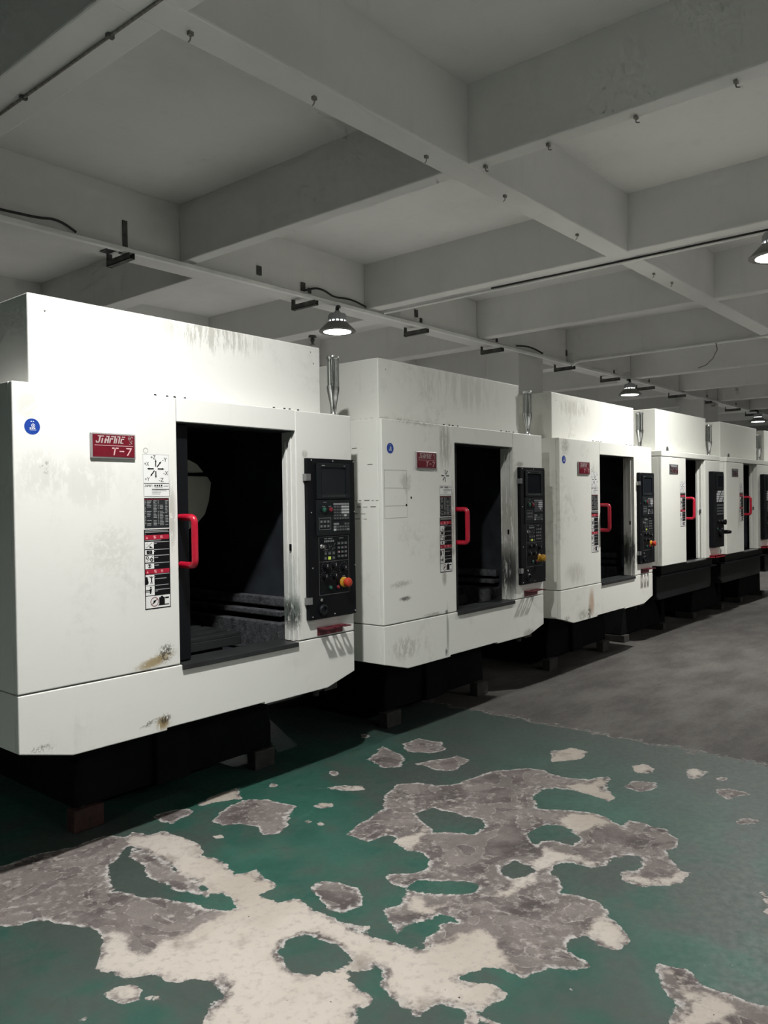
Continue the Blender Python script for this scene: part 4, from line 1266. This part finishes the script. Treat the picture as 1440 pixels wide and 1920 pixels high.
    # base
    ba = MB().prism([(0.40, 0.10), (1.56, 0.10), (1.56, 0.22), (1.50, 0.52), (0.46, 0.52), (0.40, 0.22)], 0.34, 1.6)
    ba.box(0.80, 1.0, 0.30, 0.34, 0.10, 0.50)
    ba.build('base_casting', M['base'], t, bevel=0.01)
    MB().box(0.06, 0.16, 1.35, 1.5, 0.0, bz).build('rear_prop', M['base'], t)
    for xx in (0.44, 1.50):
        MB().lathe([(0.030, 0.10), (0.030, 0.112), (0.012, 0.115), (0.012, 0.24)], (xx, 0.37, 0), n=12).build('levelling_screw', M['steel'], t, smooth=True)
    dr = MB().box(1.70, 1.80, 0.06, 0.12, 0.42, 0.505)
    dr.tube(bent([(1.72, 0.09, 0.44), (1.66, 0.09, 0.43), (1.66, 0.09, 0.40)], 0.02), 0.018, 10)
    dr.build('drain_fitting', M['timber'], t, smooth=True)
    return t


dk = (0.05, 0.04, 0.028)
br = (0.30, 0.21, 0.075)
gy = (0.34, 0.33, 0.29)
stains1 = [(0.60, 0.768, 0.14, 0.035, 0.25, br, 0.85, 38, 1, 0.40), (0.655, 0.795, 0.07, 0.06, 0.7, dk, 0.9, 70, 0.8, 0.50),
           (0.635, 0.492, 0.05, 0.045, 0, br, 0.9, 60, 0.35, 0.40), (0.645, 0.505, 0.045, 0.035, 0, dk, 0.95, 75, 0.3, 0.46), (0.57, 0.505, 0.07, 0.018, 0.2, dk, 0.7, 60, 1, 0.50),
           (0.09, 0.512, 0.07, 0.022, 0, dk, 0.7, 70, 1, 0.52), (0.10, 1.58, 0.13, 0.14, 0, gy, 0.22, 40, 0.6, 0.45), (0.13, 1.60, 0.04, 0.05, 0.6, dk, 0.55, 40, 1, 0.58),
           (0.40, 1.27, 0.17, 0.16, 0, gy, 0.20, 40, 0.8, 0.48), (0.06, 1.84, 0.07, 0.09, 0, gy, 0.30, 22, 1, 0.45), (0.30, 1.55, 0.22, 0.16, 0, gy, 0.22, 10, 0.4, 0.44),
           (1.05, 2.27, 0.42, 0.14, 0, gy, 0.62, 26, 0.16, 0.50), (0.40, 2.27, 0.25, 0.12, 0, gy, 0.30, 26, 0.16, 0.50), (0.70, 1.40, 0.03, 0.22, 0, gy, 0.6, 26, 0.6, 0.42),
           (1.445, 0.88, 0.05, 0.13, 0, (0.02, 0.025, 0.022), 0.95, 45, 0.35, 0.42), (1.44, 1.0, 0.05, 0.3, 0, (0.30, 0.36, 0.33), 0.45, 30, 0.2, 0.44), (1.52, 1.70, 0.03, 0.03, 0, gy, 0.7, 40, 1, 0.4)]
stains2 = [(0.198, 0.872, 0.075, 0.022, 0, dk, 0.8, 60, 1, 0.42), (0.16, 0.96, 0.15, 0.03, 0.05, gy, 0.6, 50, 1, 0.46), (0.628, 0.62, 0.018, 0.22, 0, (0.26, 0.28, 0.24), 0.75, 40, 0.12, 0.36), (0.60, 0.96, 0.035, 0.07, 0, gy, 0.8, 40, 0.4, 0.40),
           (0.618, 0.745, 0.02, 0.02, 0, dk, 0.9, 60, 1, 0.40), (0.61, 0.49, 0.02, 0.04, 0, dk, 0.8, 60, 0.4, 0.44), (0.48, 0.745, 0.15, 0.02, 0, gy, 0.7, 60, 1, 0.46), (0.62, 1.80, 0.10, 0.22, 0, gy, 0.75, 40, 0.25, 0.46), (0.35, 1.93, 0.4, 0.04, 0, gy, 0.7, 30, 1, 0.46),
           (0.22, 1.56, 0.08, 0.09, 0, gy, 0.5, 40, 0.5, 0.46), (1.45, 0.95, 0.07, 0.28, 0, (0.02, 0.024, 0.022), 0.95, 30, 0.25, 0.42), (1.44, 1.3, 0.06, 0.4, 0, gy, 0.7, 30, 0.2, 0.44), (1.55, 1.70, 0.08, 0.03, 0, gy, 0.8, 40, 1, 0.42), (0.70, 1.30, 0.03, 0.4, 0, gy, 0.7, 30, 0.5, 0.44),
           (0.95, 2.2, 0.7, 0.2, 0, gy, 0.28, 22, 0.14, 0.48), (0.20, 0.58, 0.2, 0.1, 0, gy, 0.5, 26, 0.6, 0.48), (1.65, 0.47, 0.12, 0.05, 0, gy, 0.7, 30, 0.6, 0.44)]
stains3 = [(0.545, 0.58, 0.075, 0.16, 0, (0.42, 0.27, 0.16), 0.75, 28, 0.12, 0.36), (0.50, 0.50, 0.06, 0.10, 0, dk, 0.85, 60, 0.3, 0.48), (0.38, 0.50, 0.14, 0.06, 0, gy, 0.7, 50, 0.4, 0.46), (0.25, 0.85, 0.25, 0.12, 0, gy, 0.45, 26, 0.2, 0.44), (0.10, 1.86, 0.1, 0.1, 0, gy, 0.6, 30, 1, 0.44),
           (0.60, 1.66, 0.06, 0.1, 0, gy, 0.5, 30, 0.3, 0.45), (0.10, 0.5, 0.08, 0.04, 0, dk, 0.6, 50, 1, 0.5), (0.5, 2.2, 0.5, 0.1, 0, gy, 0.4, 30, 0.2, 0.5), (1.44, 0.95, 0.05, 0.25, 0, (0.03, 0.03, 0.03), 0.9, 30, 0.25, 0.44)]
p1 = paint_mat('enamel_nearest', (0.73, 0.73, 0.70), 0.20, 0.0, stains1)
p2 = paint_mat('enamel_grimy', (0.76, 0.765, 0.72), 0.34, 1.3, stains2)
p3 = paint_mat('enamel_runs', (0.77, 0.77, 0.715), 0.26, 2.9, stains3)
p4 = paint_mat('enamel_clean', (0.78, 0.785, 0.725), 0.08, 4.2)

POS = [(1.4029, 0.0, 0.0), (3.4928, -0.0415, 0.0119), (5.6342, -0.0236, 0.0124)]
make_machine((*POS[0][:2], 0), POS[0][2], p1, 'nearest and largest white machine, at the left edge of the picture')
make_machine((*POS[1][:2], 0), POS[1][2], p2, 'grimy second machine from the left with a square of glue residue', stop='yellow', worn_axis=True, ghost=True)
make_machine((*POS[2][:2], 0), POS[2][2], p3, 'third machine from the left with a rusty brown run on its lower panel')


# ------------------------------------------------------------------ the newer machines further along
def make_compact(x0, y0, label):
    t = empty('compact_machining_center', (x0, y0, 0))
    tag(t, label, 'machine', 'compact machining centers at the far end')
    W, D = 1.72, 1.65
    zb, zt, lz, uz = 0.775, 1.848, 1.905, 2.33
    hl, hr = 0.655, 1.235
    P = p4
    g = 0.002
    MB().box(0, hl, 0, 0.03, zb, zt - g).build('left_front_panel', P, t, bevel=0.006)
    MB().box(hr, W, 0, 0.03, zb, zt - g).build('right_front_panel', P, t, bevel=0.006)
    MB().box(0, W, -0.004, D, zt + g, lz).build('top_band', P, t, bevel=0.006)
    MB().box(0, 0.025, 0.03, D, zb, zt - g).build('left_side_panel', P, t, bevel=0.003)
    MB().box(W - 0.025, W, 0.03, D, zb, zt - g).build('right_side_panel', P, t, bevel=0.003)
    MB().box(0.025, W - 0.025, D - 0.02, D, zb, zt - g).build('rear_panel', P, t)
    up = MB().box(0.125, 1.58, 0.105, 1.4, lz, uz).build('upper_cover', P, t, bevel=0.006)
    MB().lathe([(0.03, 0), (0.03, 0.006), (0.0, 0.008)], (0.42, 0.105, lz + 0.03), 'y', 16).build('badge', M['zinc'], up, smooth=True)
    jb = MB().box(hr, hr + 0.02, 0.03, 0.105, zb, zt - g)
    jb.box(hr - 0.012, hr, 0.03, 0.050, zb, zt - 0.02)
    jb.box(hr - 0.008, hr, 0.075, 0.09, zb, zt - 0.02)
    jb.build('door_jamb', P, t, bevel=0.003)
    MB().box(hr - 0.014, hr - 0.009, 0.04, 0.06, 1.27, 1.31).build('latch_plate', M['zinc'], t)
    door = MB().box(0.50, 0.72, 0.05, 0.09, zb + 0.01, zt - 0.012).build('sliding_door', M['black'], t, bevel=0.004)
    handle(door, 0.672, 1.213, 1.447, 0.05, -0.075, 0.014)
    MB().box(hl, hr, -0.004, 0.10, zb - 0.012, zb - 0.001).build('sill', M['zinc'], t)
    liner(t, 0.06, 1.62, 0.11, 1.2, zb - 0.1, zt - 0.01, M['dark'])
    MB().box(0.03, W - 0.03, 0.03, D - 0.03, zb - 0.11, zb - 0.10).build('floor_pan', M['black'], t)
    # control panel
    Y = -0.05
    x0_, x1_, z0_, z1_ = 1.345, 1.70, 0.885, 1.725
    p = MB().box(x0_, x1_, Y, 0, z0_, z1_).build('control_panel', M['satin'], t, bevel=0.006)
    p['label'] = 'black raised control panel with a pale key field'
    fr = MB()
    fr.box(1.44, 1.68, Y - 0.008, Y, 1.53, 1.555)
    fr.box(1.44, 1.68, Y - 0.008, Y, 1.675, 1.70)
    fr.box(1.44, 1.475, Y - 0.008, Y, 1.555, 1.675)
    fr.box(1.65, 1.68, Y - 0.008, Y, 1.555, 1.675)
    fr.build('screen_bezel', M['bezel'], p)
    MB().box(1.475, 1.65, Y - 0.003, Y, 1.555, 1.675).build('screen', M['screen'], p)
    kb = MB()
    for r in range(5):
        for c in range(8):
            kb.box(1.455 + c * 0.028, 1.478 + c * 0.028, Y - 0.005, Y, 1.49 - r * 0.026, 1.511 - r * 0.026, 0 if (r + c) % 5 else 1)
    kb.build('keypad', [M['key'], M['keyd']], p)
    kb = MB()
    for r in range(4):
        for c in range(7):
            kb.box(1.46 + c * 0.031, 1.482 + c * 0.031, Y - 0.005, Y, 1.34 - r * 0.032, 1.362 - r * 0.032, 0)
            kb.rect(1.466 + c * 0.031, 1.474 + c * 0.031, 1.347 - r * 0.032, 1.353 - r * 0.032, Y - 0.0054, 1)
    kb.build('function_keys', [M['keyd'], M['outline']], p)
    for kx in (1.50, 1.60):
        knob(p, kx, 1.17, 0.02, Y)
    button(p, 1.46, 1.09, 0.012, Y, M['green'])
    MB().lathe([(0.026, 0), (0.026, 0.02), (0.030, 0.024), (0.030, 0.04), (0.0, 0.042)], (1.64, Y, 1.16), 'y', 18).build('emergency_stop', M['black'], p, smooth=True)
    hw = MB().lathe([(0.050, 0), (0.052, 0.02), (0.045, 0.03), (0.0, 0.032)], (1.56, Y, 1.045), 'y', 20)
    hw.lathe([(0.010, 0.03), (0.008, 0.05), (0.013, 0.06), (0.013, 0.075), (0, 0.08)], (1.585, Y, 1.06), 'y', 12)
    hw.build('pulse_handwheel', M['black'], p, smooth=True)
    MB().lathe([(0.022, 0), (0.022, 0.05), (0.016, 0.09), (0, 0.10)], (1.65, Y, 1.05), 'y', 14).build('selector_knob', M['black'], p, smooth=True)
    # prints
    pl = MB().box(0.20, 0.425, -0.006, 0, 1.68, 1.775).build('nameplate', M['zinc'], t, bevel=0.002)
    pl['label'] = 'small worn metal maker plate'
    mb = MB()
    rnd = random.Random(9)
    for k in range(46):
        xx, zz = 0.21 + rnd.random() * 0.19, 1.688 + rnd.random() * 0.055
        mb.rect(xx, xx + 0.008 + 0.012 * rnd.random(), zz, zz + 0.003 + 0.012 * rnd.random(), -0.0065, 0 if rnd.random() < 0.6 else 1)
    mb.rect(0.23, 0.39, 1.752, 1.766, -0.0065, 2)
    mb.build('plate_print', [M['plate_red'], M['ink'], M['sgrey']], pl)
    axis_sticker(t, 0.485, 0.625, 1.505, 1.605)
    warning_sticker(t, 0.488, 0.632, 1.144, 1.492)
    beacon(t, 1.66, 0.10, lz, 0.36)
    sh = MB().box(1.35, 1.66, -0.07, -0.002, 0.79, 0.80)
    sh.box(1.35, 1.66, -0.07, -0.064, 0.775, 0.80)
    sh.box(1.35, 1.356, -0.07, -0.002, 0.775, 0.80)
    sh.build('tool_shelf', mat('shelf_red', (0.30, 0.012, 0.025), 0.4), t)['label'] = 'small red shelf under the control panel'
    # black base: tray, flared pedestal, leveling feet
    MB().prism([(0.16, 0.42), (1.66, 0.42), (1.70, 0.46), (1.70, 0.665), (0.10, 0.665), (0.10, 0.46)], 0.10, 1.5).build('chip_tray', mat('tray_black', (0.006, 0.0075, 0.0075), 0.55, spec=0.2), t, bevel=0.01)
    MB().box(0.12, 1.62, 0.06, 0.12, 0.665, zb - 0.001).build('front_apron', mat('tray_black', (0.006, 0.0075, 0.0075), 0.55, spec=0.2), t)
    MB().prism([(-0.06, 0.07), (1.0, 0.07), (0.74, 0.42), (0.05, 0.42)], 0.40, 1.5).build('pedestal', M['base'], t, bevel=0.01)
    MB().prism([(1.22, 0.0), (1.34, 0.0), (1.32, 0.42), (1.24, 0.42)], 0.5, 1.4).build('support_leg', M['base'], t)
    return t


make_compact(7.70, -0.024, 'fourth machine from the left, compact, white inside its door opening')
make_compact(9.65, -0.024, 'fifth machine from the left, compact, showing its whole black base')
make_compact(11.45, -0.024, 'farthest machine, only a sliver at the right edge of the picture')

# ------------------------------------------------------------------ blocks that carry the machines
blk = 0
def block(x0, x1, y0, y1, h, m, label):
    o = MB().box(x0, x1, y0, y1, 0, h).build('packing_block', m, bevel=0.006)
    tag(o, label, 'block', 'packing blocks under the machine bases')
    return o


words_ = ['nearest', 'second', 'third']
for i, (mx, my, rz) in enumerate(POS):
    block(mx + 0.385, mx + 0.53, my + 0.315, my + 0.385, 0.10, M['block'] if i == 0 else M['timber'],
          ['rusty packing block under the left foot of the nearest machine', 'packing block in the dark under the left foot of the second machine', 'grey packing block under the left foot of the third machine'][i])
    block(mx + 1.43, mx + 1.57, my + 0.325, my + 0.395, 0.10, M['timber'], 'packing block under the right foot of the %s machine' % words_[i])
for i, mx in enumerate((7.70, 9.65, 11.45)):
    nm = ['fourth', 'fifth', 'farthest'][i]
    block(mx - 0.06, mx + 0.06, 0.345, 0.56, 0.07, M['timber'], 'grey packing block under the left foot of the %s machine' % nm)
    block(mx + 0.92, mx + 1.03, 0.33, 0.56, 0.07, M['timber'], 'grey packing block under the right foot of the %s machine' % nm)
